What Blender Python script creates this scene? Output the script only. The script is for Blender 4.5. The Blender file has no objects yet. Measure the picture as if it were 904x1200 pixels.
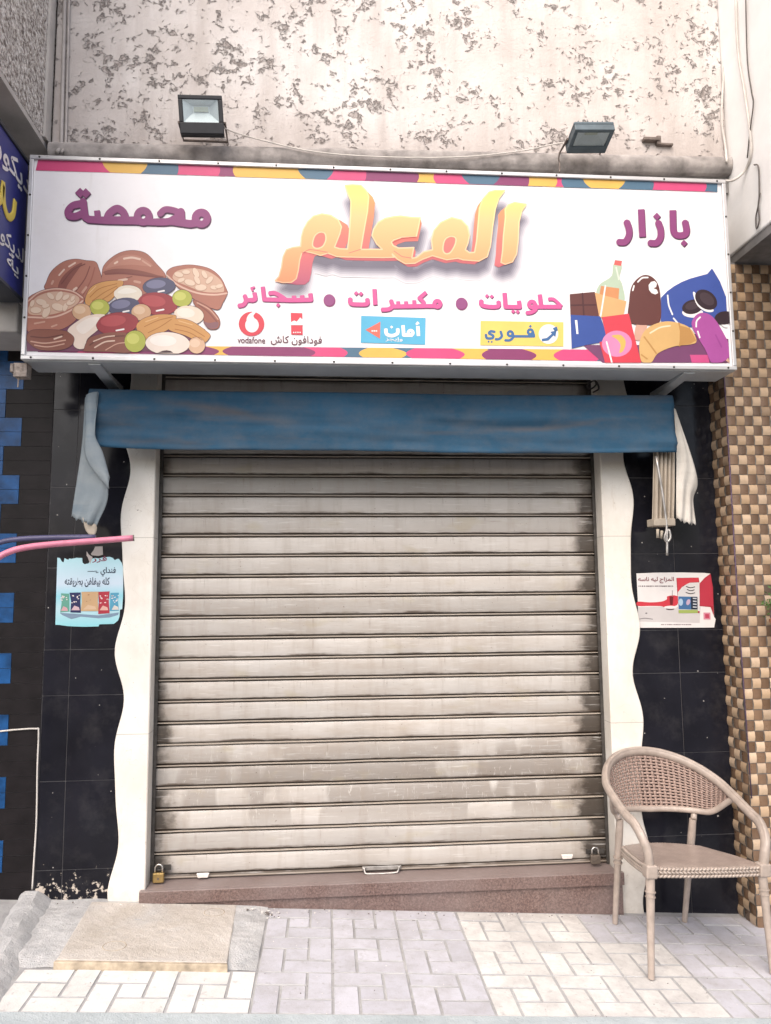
import bpy, bmesh, math, random
import numpy as np
from mathutils import Vector, Matrix

random.seed(7)
SC = bpy.context.scene
COL = SC.collection
rad = math.radians

# ------------------------------------------------------------------ camera
PITCH, YAW, ROLL = 0.10791, 0.07890, -0.00913
CAM = np.array([0.96727, -4.24562, 1.51233])
FPX, PW, PH = 870.0, 904.0, 1200.0            # focal length in pixels of the photograph


def cam_axes():
    cy, sy, cp, sp = math.cos(YAW), math.sin(YAW), math.cos(PITCH), math.sin(PITCH)
    f = np.array([sy * cp, cy * cp, sp]); r = np.array([cy, -sy, 0.0]); u = np.cross(r, f)
    c, s = math.cos(ROLL), math.sin(ROLL)
    return c * r + s * u, -s * r + c * u, f


AXR, AXU, AXF = cam_axes()
cd = bpy.data.cameras.new('camera')
co = bpy.data.objects.new('camera', cd); COL.objects.link(co)
cd.sensor_fit = 'VERTICAL'; cd.sensor_height = 24.0; cd.lens = FPX / PH * 24.0
cd.clip_start = 0.05; cd.clip_end = 500
co.matrix_world = Matrix(((AXR[0], AXU[0], -AXF[0], CAM[0]), (AXR[1], AXU[1], -AXF[1], CAM[1]),
                          (AXR[2], AXU[2], -AXF[2], CAM[2]), (0, 0, 0, 1)))
SC.camera = co

# ------------------------------------------------------------------ light
SUN_EL, SUN_AZ = 50.0, 203.0          # azimuth of the sun clockwise from +y
world = bpy.data.worlds.new('World'); SC.world = world; world.use_nodes = True
wn = world.node_tree; bg = wn.nodes['Background']
sky = wn.nodes.new('ShaderNodeTexSky'); sky.sky_type = 'NISHITA'; sky.sun_disc = False
sky.sun_elevation = rad(SUN_EL); sky.sun_rotation = rad(SUN_AZ)
sky.air_density = 1.0; sky.dust_density = 4.0; sky.ozone_density = 0.6
wn.links.new(sky.outputs[0], bg.inputs[0]); bg.inputs[1].default_value = 0.13
sd = bpy.data.lights.new('sun', 'SUN'); so = bpy.data.objects.new('sun', sd); COL.objects.link(so)
sd.energy = 1.7; sd.angle = rad(75); sd.color = (1.0, 0.93, 0.85)
_d = Vector((math.sin(rad(SUN_AZ)) * math.cos(rad(SUN_EL)), math.cos(rad(SUN_AZ)) * math.cos(rad(SUN_EL)), math.sin(rad(SUN_EL))))
so.rotation_euler = _d.to_track_quat('Z', 'Y').to_euler()
so.location = (0, -3, 8)
SC.view_settings.view_transform = 'Standard'; SC.view_settings.look = 'None'
SC.view_settings.gamma = 1.0; SC.view_settings.use_curve_mapping = False
SC.view_settings.exposure = 0.98
SC.render.engine = 'CYCLES'
SC.cycles.max_bounces = 8


# ------------------------------------------------------------------ measuring: a photo pixel onto a known plane of the place
def at(px, py, x=None, y=None, z=None):
    d = (px - PW / 2) / FPX * AXR - (py - PH / 2) / FPX * AXU + AXF
    ax, v = (0, x) if x is not None else (1, y) if y is not None else (2, z)
    t = (v - CAM[ax]) / d[ax]
    return CAM + t * d


# ------------------------------------------------------------------ materials
MATS = {}


def nt(name):
    m = bpy.data.materials.new(name); m.use_nodes = True
    t = m.node_tree; b = t.nodes['Principled BSDF']
    return m, t, b


def N(t, typ, **kw):
    n = t.nodes.new(typ)
    for k, v in kw.items():
        if k.startswith('i_'):
            n.inputs[int(k[2:])].default_value = v
        elif k.startswith('s_'):
            n.inputs[k[2:]].default_value = v
        else:
            setattr(n, k, v)
    return n


def L(t, a, b): t.links.new(a, b)


def ramp(t, src, stops, interp='LINEAR'):
    r = N(t, 'ShaderNodeValToRGB'); r.color_ramp.interpolation = interp
    e = r.color_ramp.elements
    while len(e) < len(stops): e.new(0.5)
    for k, (p, c) in enumerate(stops):
        e[k].position = p
        e[k].color = (c, c, c, 1) if isinstance(c, (int, float)) else (*c, 1)
    L(t, src, r.inputs[0]); return r


def mixc(t, fac, a, b, blend='MIX'):
    m = N(t, 'ShaderNodeMix', data_type='RGBA', blend_type=blend)
    for k, v in ((0, fac), (6, a), (7, b)):
        if isinstance(v, (int, float)): m.inputs[k].default_value = v
        elif isinstance(v, tuple): m.inputs[k].default_value = (*v, 1)
        else: L(t, v, m.inputs[k])
    return m.outputs[2]


def math_(t, op, a, b=None, c=None, clamp=False):
    m = N(t, 'ShaderNodeMath', operation=op, use_clamp=clamp)
    for k, v in enumerate((a, b, c)):
        if v is None: continue
        if isinstance(v, (int, float)): m.inputs[k].default_value = v
        else: L(t, v, m.inputs[k])
    return m.outputs[0]


def coords(t, scale=(1, 1, 1), loc=(0, 0, 0)):
    c = N(t, 'ShaderNodeTexCoord'); mp = N(t, 'ShaderNodeMapping')
    mp.inputs['Scale'].default_value = scale; mp.inputs['Location'].default_value = loc
    L(t, c.outputs['Object'], mp.inputs[0]); return mp.outputs[0]


def noise(t, vec, scale, detail=3, rough=0.55, dist=0.0):
    n = N(t, 'ShaderNodeTexNoise'); n.inputs['Scale'].default_value = scale
    n.inputs['Detail'].default_value = detail; n.inputs['Roughness'].default_value = rough
    n.inputs['Distortion'].default_value = dist
    L(t, vec, n.inputs['Vector']); return n.outputs[0]


def bump(t, b, h, strength=0.3, dist=0.01):
    n = N(t, 'ShaderNodeBump'); n.inputs['Strength'].default_value = strength; n.inputs['Distance'].default_value = dist
    L(t, h, n.inputs['Height']); L(t, n.outputs[0], b.inputs['Normal']); return n


def plain(name, col, rough=0.6, metal=0.0, var=0.12, scale=14, bmp=0.0, bscale=60, spec=0.4, coat=0.0):
    """a simple procedural surface: base colour with mottling, optional bump"""
    if name in MATS: return MATS[name]
    m, t, b = nt(name)
    v = coords(t); n = noise(t, v, scale, 4)
    dark = tuple(c * (1 - var) for c in col); lite = tuple(min(1, c * (1 + var)) for c in col)
    r = ramp(t, n, [(0.3, dark), (0.7, lite)]); L(t, r.outputs[0], b.inputs['Base Color'])
    b.inputs['Roughness'].default_value = rough; b.inputs['Metallic'].default_value = metal
    b.inputs['Specular IOR Level'].default_value = spec; b.inputs['Coat Weight'].default_value = coat
    if bmp: bump(t, b, noise(t, v, bscale, 4), bmp, 0.004)
    MATS[name] = m; return m


def ink(hexcol, rough=0.42):
    """printed ink on the vinyl banner"""
    nm = 'print_' + hexcol
    if nm in MATS: return MATS[nm]
    c = [int(hexcol[k:k + 2], 16) / 255 for k in (0, 2, 4)]
    c = tuple((x / 12.92 if x <= 0.04045 else ((x + 0.055) / 1.055) ** 2.4) for x in c)
    g = 0.3 * c[0] + 0.6 * c[1] + 0.1 * c[2]
    c = tuple((x * 0.88 + g * 0.12) * 0.8 for x in c)
    return plain(nm, c, rough, 0, 0.05, 9, spec=0.3)


def mat_plaster():
    m, t, b = nt('pitted_plaster')
    v = coords(t); vs = coords(t, (1, 1, 0.12))
    big = noise(t, v, 1.25, 5, 0.6); mid = noise(t, v, 5.5, 5, 0.6, 0.4)
    worm = noise(t, coords(t, (1.0, 1, 1.1)), 25, 5, 0.66, 0.5)
    fine = noise(t, v, 75, 3, 0.6, 0.4)
    gate = ramp(t, mid, [(0.40, 0.0), (0.58, 1.0)]).outputs[0]
    gate2 = ramp(t, big, [(0.32, 0.55), (0.6, 1.0)]).outputs[0]
    g = math_(t, 'MULTIPLY', gate, gate2)
    th = math_(t, 'MULTIPLY_ADD', g, -0.17, 0.675)
    pit = math_(t, 'MULTIPLY', math_(t, 'SUBTRACT', worm, th), 16.0, clamp=True)
    halo = math_(t, 'MULTIPLY', math_(t, 'SUBTRACT', worm, math_(t, 'SUBTRACT', th, 0.045)), 9.0, clamp=True)
    drip = noise(t, vs, 8, 5, 0.62)
    basec = ramp(t, big, [(0.32, (0.47, 0.415, 0.385)), (0.5, (0.60, 0.55, 0.525)), (0.66, (0.70, 0.665, 0.645))]).outputs[0]
    c1 = mixc(t, math_(t, 'MULTIPLY', ramp(t, drip, [(0.48, 0.0), (0.74, 1.0)]).outputs[0], 0.5), basec, (0.37, 0.315, 0.285))
    c1 = mixc(t, math_(t, 'MULTIPLY', mid, 0.3), c1, (0.74, 0.70, 0.675))
    # darker grey-brown low down, just over the ledge, and in the left corner
    sp = N(t, 'ShaderNodeSeparateXYZ'); tc = N(t, 'ShaderNodeTexCoord'); L(t, tc.outputs['Object'], sp.inputs[0])
    low_tone = math_(t, 'MULTIPLY', math_(t, 'SUBTRACT', math_(t, 'MULTIPLY_ADD', drip, 0.45, 4.0), sp.outputs[2]), 4.0, clamp=True)
    crn = math_(t, 'MULTIPLY', math_(t, 'SUBTRACT', math_(t, 'MULTIPLY_ADD', mid, 0.5, -0.25), sp.outputs[0]), 2.2, clamp=True)
    c1 = mixc(t, math_(t, 'MULTIPLY', math_(t, 'MAXIMUM', low_tone, crn), 0.5), c1, (0.33, 0.285, 0.265))
    c2 = mixc(t, math_(t, 'MULTIPLY', halo, 0.35), c1, (0.42, 0.37, 0.345))
    pitc = ramp(t, fine, [(0.35, (0.13, 0.11, 0.10)), (0.5, (0.30, 0.26, 0.245)), (0.66, (0.52, 0.47, 0.45))]).outputs[0]
    c2 = mixc(t, math_(t, 'MULTIPLY', pit, 0.85), c2, pitc)
    L(t, c2, b.inputs['Base Color']); b.inputs['Roughness'].default_value = 0.92
    h = math_(t, 'MULTIPLY_ADD', pit, -1.0, math_(t, 'MULTIPLY', fine, 0.3))
    h = math_(t, 'MULTIPLY_ADD', mid, 0.8, h)
    h = math_(t, 'MULTIPLY_ADD', math_(t, 'SUBTRACT', halo, pit), 0.25, h)
    bump(t, b, h, 1.0, 0.010)
    return m


def mat_rough_stucco():
    m, t, b = nt('splatter_stucco')
    v = coords(t)
    vo = N(t, 'ShaderNodeTexVoronoi'); vo.inputs['Scale'].default_value = 75; L(t, v, vo.inputs['Vector'])
    n = noise(t, v, 42, 4, 0.65, 0.5)
    r = ramp(t, n, [(0.36, (0.16, 0.135, 0.12)), (0.46, (0.40, 0.36, 0.33)), (0.54, (0.62, 0.58, 0.55)), (0.66, (0.82, 0.79, 0.76))])
    L(t, r.outputs[0], b.inputs['Base Color']); b.inputs['Roughness'].default_value = 0.95
    bump(t, b, math_(t, 'SUBTRACT', n, math_(t, 'MULTIPLY', vo.outputs[0], 0.5)), 1.0, 0.02)
    return m


def mat_shutter():
    m, t, b = nt('worn_shutter_paint')
    tc = N(t, 'ShaderNodeTexCoord'); sp = N(t, 'ShaderNodeSeparateXYZ'); L(t, tc.outputs['Object'], sp.inputs[0])
    X, Z = sp.outputs[0], sp.outputs[2]
    v = coords(t); vstreak = coords(t, (1, 1, 0.12)); vh = coords(t, (0.18, 1, 1.6))
    base = ramp(t, noise(t, v, 2.2, 5), [(0.3, (0.415, 0.385, 0.355)), (0.7, (0.53, 0.50, 0.47))])
    col = base.outputs[0]
    slat = math_(t, 'FLOOR', math_(t, 'DIVIDE', math_(t, 'ADD', Z, 0.001), PITCHZ))
    wn_ = N(t, 'ShaderNodeTexWhiteNoise', noise_dimensions='1D'); L(t, slat, wn_.inputs['W'])
    brn = math_(t, 'MULTIPLY', ramp(t, noise(t, coords(t, (0.55, 1, 2.2), (1, 0, 3)), 3.2, 6, 0.68), [(0.42, 0.0), (0.66, 1.0)]).outputs[0], ramp(t, math_(t, 'DIVIDE', Z, 2.8), [(0.05, 0.5), (0.25, 1.0), (0.5, 0.7), (0.75, 0.15)]).outputs[0])
    col = mixc(t, math_(t, 'MULTIPLY', brn, 0.5), col, (0.315, 0.245, 0.185))
    tone = ramp(t, wn_.outputs[0], [(0.0, 0.78), (1.0, 1.04)])
    col = mixc(t, 1.0, col, tone.outputs[0], 'MULTIPLY')
    cb = N(t, 'ShaderNodeCombineXYZ'); L(t, X, cb.inputs[0]); L(t, math_(t, 'MULTIPLY', slat, 0.21), cb.inputs[2]); L(t, math_(t, 'MULTIPLY', Z, 0.35), cb.inputs[1])
    # rubbed grey patches of overpaint, blocky and pale
    pat = ramp(t, noise(t, cb.outputs[0], 3.1, 3, 0.5), [(0.45, 0.0), (0.49, 1.0)]).outputs[0]
    band = ramp(t, math_(t, 'DIVIDE', Z, 2.8), [(0.08, 0.0), (0.12, 1.0), (0.21, 1.0), (0.27, 0.0)]).outputs[0]
    band2 = ramp(t, math_(t, 'DIVIDE', X, 2.5), [(0.0, 0.7), (0.5, 0.8), (0.6, 1.0), (1.0, 1.0)]).outputs[0]
    fac = math_(t, 'MULTIPLY', math_(t, 'MULTIPLY', pat, band), math_(t, 'MULTIPLY', band2, 0.7))
    col = mixc(t, fac, col, (0.215, 0.185, 0.16))
    # chalky scratches over the patches
    scr = ramp(t, noise(t, coords(t, (3, 1, 0.7)), 22, 3, 0.6, 1.2), [(0.62, 0.0), (0.68, 1.0)]).outputs[0]
    col = mixc(t, math_(t, 'MULTIPLY', math_(t, 'MULTIPLY', scr, band), 0.45), col, (0.66, 0.63, 0.59))
    # vertical weather streaks
    st = ramp(t, noise(t, vstreak, 16, 4, 0.6), [(0.5, 0.0), (0.78, 1.0)]).outputs[0]
    col = mixc(t, math_(t, 'MULTIPLY', st, 0.5), col, (0.29, 0.24, 0.195))
    # faint olive rust blotches
    ol = ramp(t, noise(t, coords(t, (1, 1, 2), (9, 0, 2)), 3.5, 3), [(0.6, 0.0), (0.7, 1.0)]).outputs[0]
    col = mixc(t, math_(t, 'MULTIPLY', ol, 0.35), col, (0.36, 0.31, 0.2))
    # greasy grime creeping in from the guide rails, ragged from slat to slat
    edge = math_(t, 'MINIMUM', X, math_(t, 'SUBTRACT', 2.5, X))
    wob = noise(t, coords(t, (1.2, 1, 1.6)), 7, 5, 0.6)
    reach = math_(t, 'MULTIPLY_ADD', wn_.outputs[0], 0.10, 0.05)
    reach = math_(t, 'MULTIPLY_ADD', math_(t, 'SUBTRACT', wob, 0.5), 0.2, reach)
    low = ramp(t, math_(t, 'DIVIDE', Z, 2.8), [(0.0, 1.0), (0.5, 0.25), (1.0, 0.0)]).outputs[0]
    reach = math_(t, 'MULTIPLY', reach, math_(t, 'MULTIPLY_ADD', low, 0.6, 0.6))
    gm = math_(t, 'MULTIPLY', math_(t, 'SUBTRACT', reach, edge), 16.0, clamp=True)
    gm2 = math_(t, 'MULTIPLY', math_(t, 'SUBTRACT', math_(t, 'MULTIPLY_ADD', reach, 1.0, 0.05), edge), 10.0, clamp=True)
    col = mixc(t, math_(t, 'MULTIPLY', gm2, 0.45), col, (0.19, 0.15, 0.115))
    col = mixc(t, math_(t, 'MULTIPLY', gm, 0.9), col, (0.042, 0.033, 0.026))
    # oily dirt lines where the slats interlock and rub
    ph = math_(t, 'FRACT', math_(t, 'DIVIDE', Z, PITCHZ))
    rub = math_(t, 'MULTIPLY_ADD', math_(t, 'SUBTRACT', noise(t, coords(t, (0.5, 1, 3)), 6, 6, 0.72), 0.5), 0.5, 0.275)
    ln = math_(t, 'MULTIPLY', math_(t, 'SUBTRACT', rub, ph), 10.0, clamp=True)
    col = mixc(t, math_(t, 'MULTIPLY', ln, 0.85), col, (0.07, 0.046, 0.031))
    bead = ramp(t, ph, [(0.060, 0.0), (0.066, 1.0), (0.130, 1.0), (0.137, 0.0)]).outputs[0]
    col = mixc(t, math_(t, 'MULTIPLY', bead, 0.8), col, (0.44, 0.385, 0.325))
    # long thin rub marks along the slats and dark runs below the joints
    rubm = ramp(t, noise(t, coords(t, (0.5, 1, 9)), 13, 5, 0.7), [(0.60, 0.0), (0.68, 1.0)]).outputs[0]
    col = mixc(t, math_(t, 'MULTIPLY', rubm, 0.38), col, (0.20, 0.16, 0.13))
    chalk = ramp(t, noise(t, coords(t, (0.45, 1, 7), (2, 0, 5)), 11, 4, 0.65), [(0.58, 0.0), (0.68, 1.0)]).outputs[0]
    col = mixc(t, math_(t, 'MULTIPLY', chalk, 0.4), col, (0.62, 0.60, 0.575))
    runs = ramp(t, noise(t, coords(t, (1, 1, 0.05), (4, 0, 0)), 48, 3, 0.6), [(0.62, 0.0), (0.72, 1.0)]).outputs[0]
    runp = math_(t, 'MULTIPLY', math_(t, 'SUBTRACT', ph, 0.45), 1.8, clamp=True)
    col = mixc(t, math_(t, 'MULTIPLY', math_(t, 'MULTIPLY', runs, runp), 0.5), col, (0.16, 0.12, 0.09))
    # specks
    spk = ramp(t, noise(t, v, 70, 2, 0.5), [(0.73, 0.0), (0.76, 1.0)]).outputs[0]
    col = mixc(t, math_(t, 'MULTIPLY', spk, 0.6), col, (0.1, 0.07, 0.05))
    L(t, col, b.inputs['Base Color']); b.inputs['Roughness'].default_value = 0.5
    b.inputs['Specular IOR Level'].default_value = 0.35
    bump(t, b, noise(t, vh, 12, 4), 0.15, 0.006)
    return m


def mat_black_tile():
    m, t, b = nt('black_ceramic')
    v = coords(t)
    n = noise(t, v, 3, 4)
    base = ramp(t, n, [(0.3, (0.007, 0.007, 0.010)), (0.7, (0.014, 0.014, 0.020))])
    sp = N(t, 'ShaderNodeSeparateXYZ'); tc = N(t, 'ShaderNodeTexCoord'); L(t, tc.outputs['Object'], sp.inputs[0])
    lowm = math_(t, 'MULTIPLY', math_(t, 'SUBTRACT', 0.22, sp.outputs[2]), 4.5, clamp=True)
    leftm = math_(t, 'LESS_THAN', sp.outputs[0], 0.1)
    spl = noise(t, coords(t, (1.0, 1, 1.1)), 19, 5, 0.7)
    th = math_(t, 'MULTIPLY_ADD', lowm, -0.26, 0.78)
    f = math_(t, 'MULTIPLY', math_(t, 'MULTIPLY', math_(t, 'SUBTRACT', spl, th), 40.0, clamp=True), leftm)
    dust = ramp(t, noise(t, v, 7, 5, 0.7), [(0.5, 0.0), (0.8, 1.0)]).outputs[0]
    c = mixc(t, math_(t, 'MULTIPLY', dust, 0.06), base.outputs[0], (0.30, 0.28, 0.27))
    c = mixc(t, f, c, (0.48, 0.42, 0.36))
    spk = ramp(t, noise(t, v, 48, 1, 0.4), [(0.80, 0.0), (0.82, 1.0)]).outputs[0]
    c = mixc(t, spk, c, (0.4, 0.38, 0.36))
    L(t, c, b.inputs['Base Color'])
    b.inputs['Specular IOR Level'].default_value = 0.22
    r = ramp(t, noise(t, v, 5, 4), [(0.3, 0.10), (0.7, 0.26)]); L(t, r.outputs[0], b.inputs['Roughness'])
    bump(t, b, noise(t, v, 2.5, 2), 0.15, 0.01)
    return m


def mat_paver(name, col, var=0.22, dirt=(0.31, 0.29, 0.285), dfac=0.65):
    m, t, b = nt(name)
    v = coords(t); g = N(t, 'ShaderNodeNewGeometry')
    lo = tuple(c * (1 - var) for c in col); hi = tuple(min(1, c * (1 + var * 0.6)) for c in col)
    r = ramp(t, g.outputs['Random Per Island'], [(0.0, lo), (1.0, hi)])
    d = ramp(t, noise(t, v, 7, 7, 0.75), [(0.42, 0.0), (0.70, 1.0)]).outputs[0]
    c = mixc(t, math_(t, 'MULTIPLY', d, dfac), r.outputs[0], dirt)
    d2 = ramp(t, noise(t, v, 26, 4, 0.7), [(0.58, 0.0), (0.70, 1.0)]).outputs[0]
    c = mixc(t, math_(t, 'MULTIPLY', d2, 0.6), c, dirt)
    tc = N(t, 'ShaderNodeTexCoord'); sp = N(t, 'ShaderNodeSeparateXYZ'); L(t, tc.outputs['Object'], sp.inputs[0])
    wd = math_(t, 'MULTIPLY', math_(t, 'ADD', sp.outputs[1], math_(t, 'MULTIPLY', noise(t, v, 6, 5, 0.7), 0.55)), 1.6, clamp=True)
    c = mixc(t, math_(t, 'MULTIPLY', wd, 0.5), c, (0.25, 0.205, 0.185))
    fine = noise(t, v, 160, 3)
    c = mixc(t, math_(t, 'MULTIPLY', fine, 0.2), c, tuple(x * 0.7 for x in col))
    L(t, c, b.inputs['Base Color']); b.inputs['Roughness'].default_value = 0.85
    bump(t, b, math_(t, 'ADD', fine, math_(t, 'MULTIPLY', noise(t, v, 18, 4), 1.5)), 0.35, 0.004)
    return m


def mat_concrete(name, a, bb, stain, sc=6, bs=0.5):
    m, t, b = nt(name)
    v = coords(t)
    r = ramp(t, noise(t, v, sc, 6, 0.65), [(0.3, a), (0.7, bb)])
    s = ramp(t, noise(t, v, sc * 0.45, 5, 0.7, 0.6), [(0.5, 0.0), (0.68, 1.0)]).outputs[0]
    c = mixc(t, math_(t, 'MULTIPLY', s, 0.55), r.outputs[0], stain)
    sk = ramp(t, noise(t, v, 85, 2, 0.5), [(0.7, 0.0), (0.74, 1.0)]).outputs[0]
    c = mixc(t, math_(t, 'MULTIPLY', sk, 0.5), c, tuple(x * 0.4 for x in stain))
    L(t, c, b.inputs['Base Color']); b.inputs['Roughness'].default_value = 0.9
    bump(t, b, math_(t, 'ADD', noise(t, v, 140, 3), math_(t, 'MULTIPLY', noise(t, v, 22, 5), 2.0)), bs, 0.006)
    return m


def mat_granite():
    m, t, b = nt('brown_granite')
    v = coords(t)
    vo = N(t, 'ShaderNodeTexVoronoi'); vo.inputs['Scale'].default_value = 150; L(t, v, vo.inputs['Vector'])
    n = noise(t, v, 85, 4, 0.75)
    r = ramp(t, n, [(0.35, (0.055, 0.033, 0.029)), (0.5, (0.115, 0.070, 0.060)), (0.65, (0.185, 0.125, 0.11))])
    c = mixc(t, 0.35, r.outputs[0], math_(t, 'MULTIPLY', vo.outputs[0], 1.3), 'SOFT_LIGHT')
    dust = ramp(t, noise(t, v, 4, 5), [(0.35, 0.0), (0.7, 1.0)]).outputs[0]
    gN = N(t, 'ShaderNodeNewGeometry'); sN = N(t, 'ShaderNodeSeparateXYZ'); L(t, gN.outputs['Normal'], sN.inputs[0])
    dust = math_(t, 'MULTIPLY_ADD', math_(t, 'MAXIMUM', sN.outputs[2], 0.0), 0.6, math_(t, 'MULTIPLY', dust, 0.4))
    c = mixc(t, dust, c, (0.235, 0.19, 0.18))
    L(t, c, b.inputs['Base Color']); b.inputs['Roughness'].default_value = 0.5
    return m


def mat_marble():
    m, t, b = nt('white_marble_trim')
    v = coords(t)
    r = ramp(t, noise(t, v, 2.5, 5, 0.6), [(0.3, (0.66, 0.61, 0.54)), (0.65, (0.78, 0.75, 0.70))])
    s = ramp(t, noise(t, coords(t, (1, 1, 0.25)), 14, 5, 0.7), [(0.62, 0.0), (0.75, 1.0)]).outputs[0]
    c = mixc(t, math_(t, 'MULTIPLY', s, 0.4), r.outputs[0], (0.48, 0.38, 0.27))
    k = ramp(t, noise(t, v, 55, 2), [(0.74, 0.0), (0.765, 1.0)]).outputs[0]
    c = mixc(t, math_(t, 'MULTIPLY', k, 0.7), c, (0.16, 0.13, 0.1))
    tc = N(t, 'ShaderNodeTexCoord'); sp = N(t, 'ShaderNodeSeparateXYZ'); L(t, tc.outputs['Object'], sp.inputs[0])
    lo = math_(t, 'MULTIPLY', math_(t, 'SUBTRACT', math_(t, 'MULTIPLY_ADD', noise(t, v, 9, 5, 0.7), 0.7, -0.22), sp.outputs[2]), 3.0, clamp=True)
    c = mixc(t, math_(t, 'MULTIPLY', lo, 0.55), c, (0.36, 0.31, 0.26))
    sm = ramp(t, noise(t, coords(t, (1, 1, 0.5), (7, 0, 1)), 5, 6, 0.7), [(0.5, 0.0), (0.7, 1.0)]).outputs[0]
    c = mixc(t, math_(t, 'MULTIPLY', sm, 0.3), c, (0.50, 0.44, 0.37))
    for jz_ in (0.78, 1.82):      # joints between the marble pieces
        jn = math_(t, 'LESS_THAN', math_(t, 'ABSOLUTE', math_(t, 'SUBTRACT', sp.outputs[2], jz_)), 0.0016)
        c = mixc(t, math_(t, 'MULTIPLY', jn, 0.7), c, (0.25, 0.22, 0.19))
    cr = N(t, 'ShaderNodeTexVoronoi', feature='DISTANCE_TO_EDGE'); cr.inputs['Scale'].default_value = 1.7
    vd = N(t, 'ShaderNodeVectorMath', operation='ADD'); L(t, v, vd.inputs[0]); nz = N(t, 'ShaderNodeTexNoise'); nz.inputs['Scale'].default_value = 7; L(t, v, nz.inputs['Vector']); L(t, nz.outputs['Color'], vd.inputs[1]); L(t, vd.outputs[0], cr.inputs['Vector'])
    ck_ = math_(t, 'MULTIPLY', math_(t, 'LESS_THAN', cr.outputs[0], 0.0025), 0.35); c = mixc(t, ck_, c, (0.33, 0.28, 0.23))
    L(t, c, b.inputs['Base Color']); b.inputs['Roughness'].default_value = 0.4
    bump(t, b, noise(t, v, 30, 4), 0.12, 0.004)
    return m


def mat_cloth(name, a, bb, stain, sfac=0.6, streak=False):
    m, t, b = nt(name)
    v = coords(t, (0.5, 1, 1.4))
    r = ramp(t, noise(t, v, 2.2, 4), [(0.3, a), (0.7, bb)])
    s = ramp(t, noise(t, coords(t, (0.35, 1, 2.6), (5, 0, 0)), 3.2, 5, 0.6), [(0.55, 0.0), (0.72, 1.0)]).outputs[0]
    c = mixc(t, math_(t, 'MULTIPLY', s, sfac), r.outputs[0], stain)
    if streak:      # long brown tide marks of old dirty water along the folds
        tc = N(t, 'ShaderNodeTexCoord'); sp = N(t, 'ShaderNodeSeparateXYZ'); L(t, tc.outputs['Object'], sp.inputs[0])
        wv = math_(t, 'MULTIPLY', math_(t, 'SUBTRACT', noise(t, coords(t, (1, 1, 1)), 3, 4), 0.5), 0.09)
        for x0, x1, z0, sl, w in ((0.0, 0.95, 2.535, -0.15, 0.020), (1.7, 2.6, 2.36, 0.10, 0.012), (-0.25, 0.4, 2.30, 0.02, 0.012)):
            zz = math_(t, 'ADD', math_(t, 'MULTIPLY_ADD', math_(t, 'SUBTRACT', sp.outputs[0], x0), sl, z0), wv)
            dd = math_(t, 'ABSOLUTE', math_(t, 'SUBTRACT', sp.outputs[2], zz))
            k = math_(t, 'SUBTRACT', 1.0, math_(t, 'DIVIDE', dd, w * 2), clamp=True)
            fx = math_(t, 'MULTIPLY', math_(t, 'MULTIPLY', math_(t, 'SUBTRACT', sp.outputs[0], x0), 3.0, clamp=True), math_(t, 'MULTIPLY', math_(t, 'SUBTRACT', x1, sp.outputs[0]), 2.0, clamp=True), clamp=True)
            c = mixc(t, math_(t, 'MULTIPLY', math_(t, 'MULTIPLY', k, fx), 0.65), c, (0.10, 0.088, 0.084))
    dst = ramp(t, noise(t, coords(t, (1, 1, 1.2)), 6, 6, 0.72), [(0.42, 0.0), (0.72, 1.0)]).outputs[0]
    c = mixc(t, math_(t, 'MULTIPLY', dst, 0.35), c, tuple(x * 0.6 + 0.07 for x in stain))
    L(t, c, b.inputs['Base Color']); b.inputs['Roughness'].default_value = 0.9
    b.inputs['Specular IOR Level'].default_value = 0.12
    bump(t, b, math_(t, 'ADD', noise(t, coords(t, (1, 1, 1)), 7, 4), math_(t, 'MULTIPLY', noise(t, coords(t), 400, 1), 0.1)), 0.35, 0.012)
    return m


def mat_vinyl():
    m, t, b = nt('white_vinyl_banner')
    v = coords(t)
    r = ramp(t, noise(t, v, 1.2, 4), [(0.3, (0.74, 0.72, 0.745)), (0.7, (0.80, 0.785, 0.80))])
    s = ramp(t, noise(t, coords(t, (1, 1, 0.08), (2, 0, 0)), 12, 4, 0.6), [(0.6, 0.0), (0.8, 1.0)]).outputs[0]
    c = mixc(t, math_(t, 'MULTIPLY', s, 0.5), r.outputs[0], (0.56, 0.52, 0.50))
    du = ramp(t, noise(t, v, 3.2, 6, 0.7), [(0.45, 0.0), (0.75, 1.0)]).outputs[0]
    c = mixc(t, math_(t, 'MULTIPLY', du, 0.35), c, (0.60, 0.57, 0.56))
    k = ramp(t, noise(t, v, 42, 2), [(0.735, 0.0), (0.76, 1.0)]).outputs[0]
    c = mixc(t, math_(t, 'MULTIPLY', k, 0.3), c, (0.36, 0.33, 0.30))
    L(t, c, b.inputs['Base Color']); b.inputs['Roughness'].default_value = 0.38
    b.inputs['Specular IOR Level'].default_value = 0.35
    bump(t, b, noise(t, coords(t, (0.8, 1, 0.4)), 5, 2), 0.12, 0.01)
    return m


def mat_grad(name, axis_lo, axis_hi, stops, axis=2):
    m, t, b = nt(name)
    tc = N(t, 'ShaderNodeTexCoord'); sp = N(t, 'ShaderNodeSeparateXYZ'); L(t, tc.outputs['Object'], sp.inputs[0])
    f = math_(t, 'DIVIDE', math_(t, 'SUBTRACT', sp.outputs[axis], axis_lo), axis_hi - axis_lo)
    r = ramp(t, f, stops); L(t, r.outputs[0], b.inputs['Base Color']); b.inputs['Roughness'].default_value = 0.42
    b.inputs['Specular IOR Level'].default_value = 0.3
    return m


PITCHZ = 0.1143

# ------------------------------------------------------------------ mesh helpers


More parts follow.
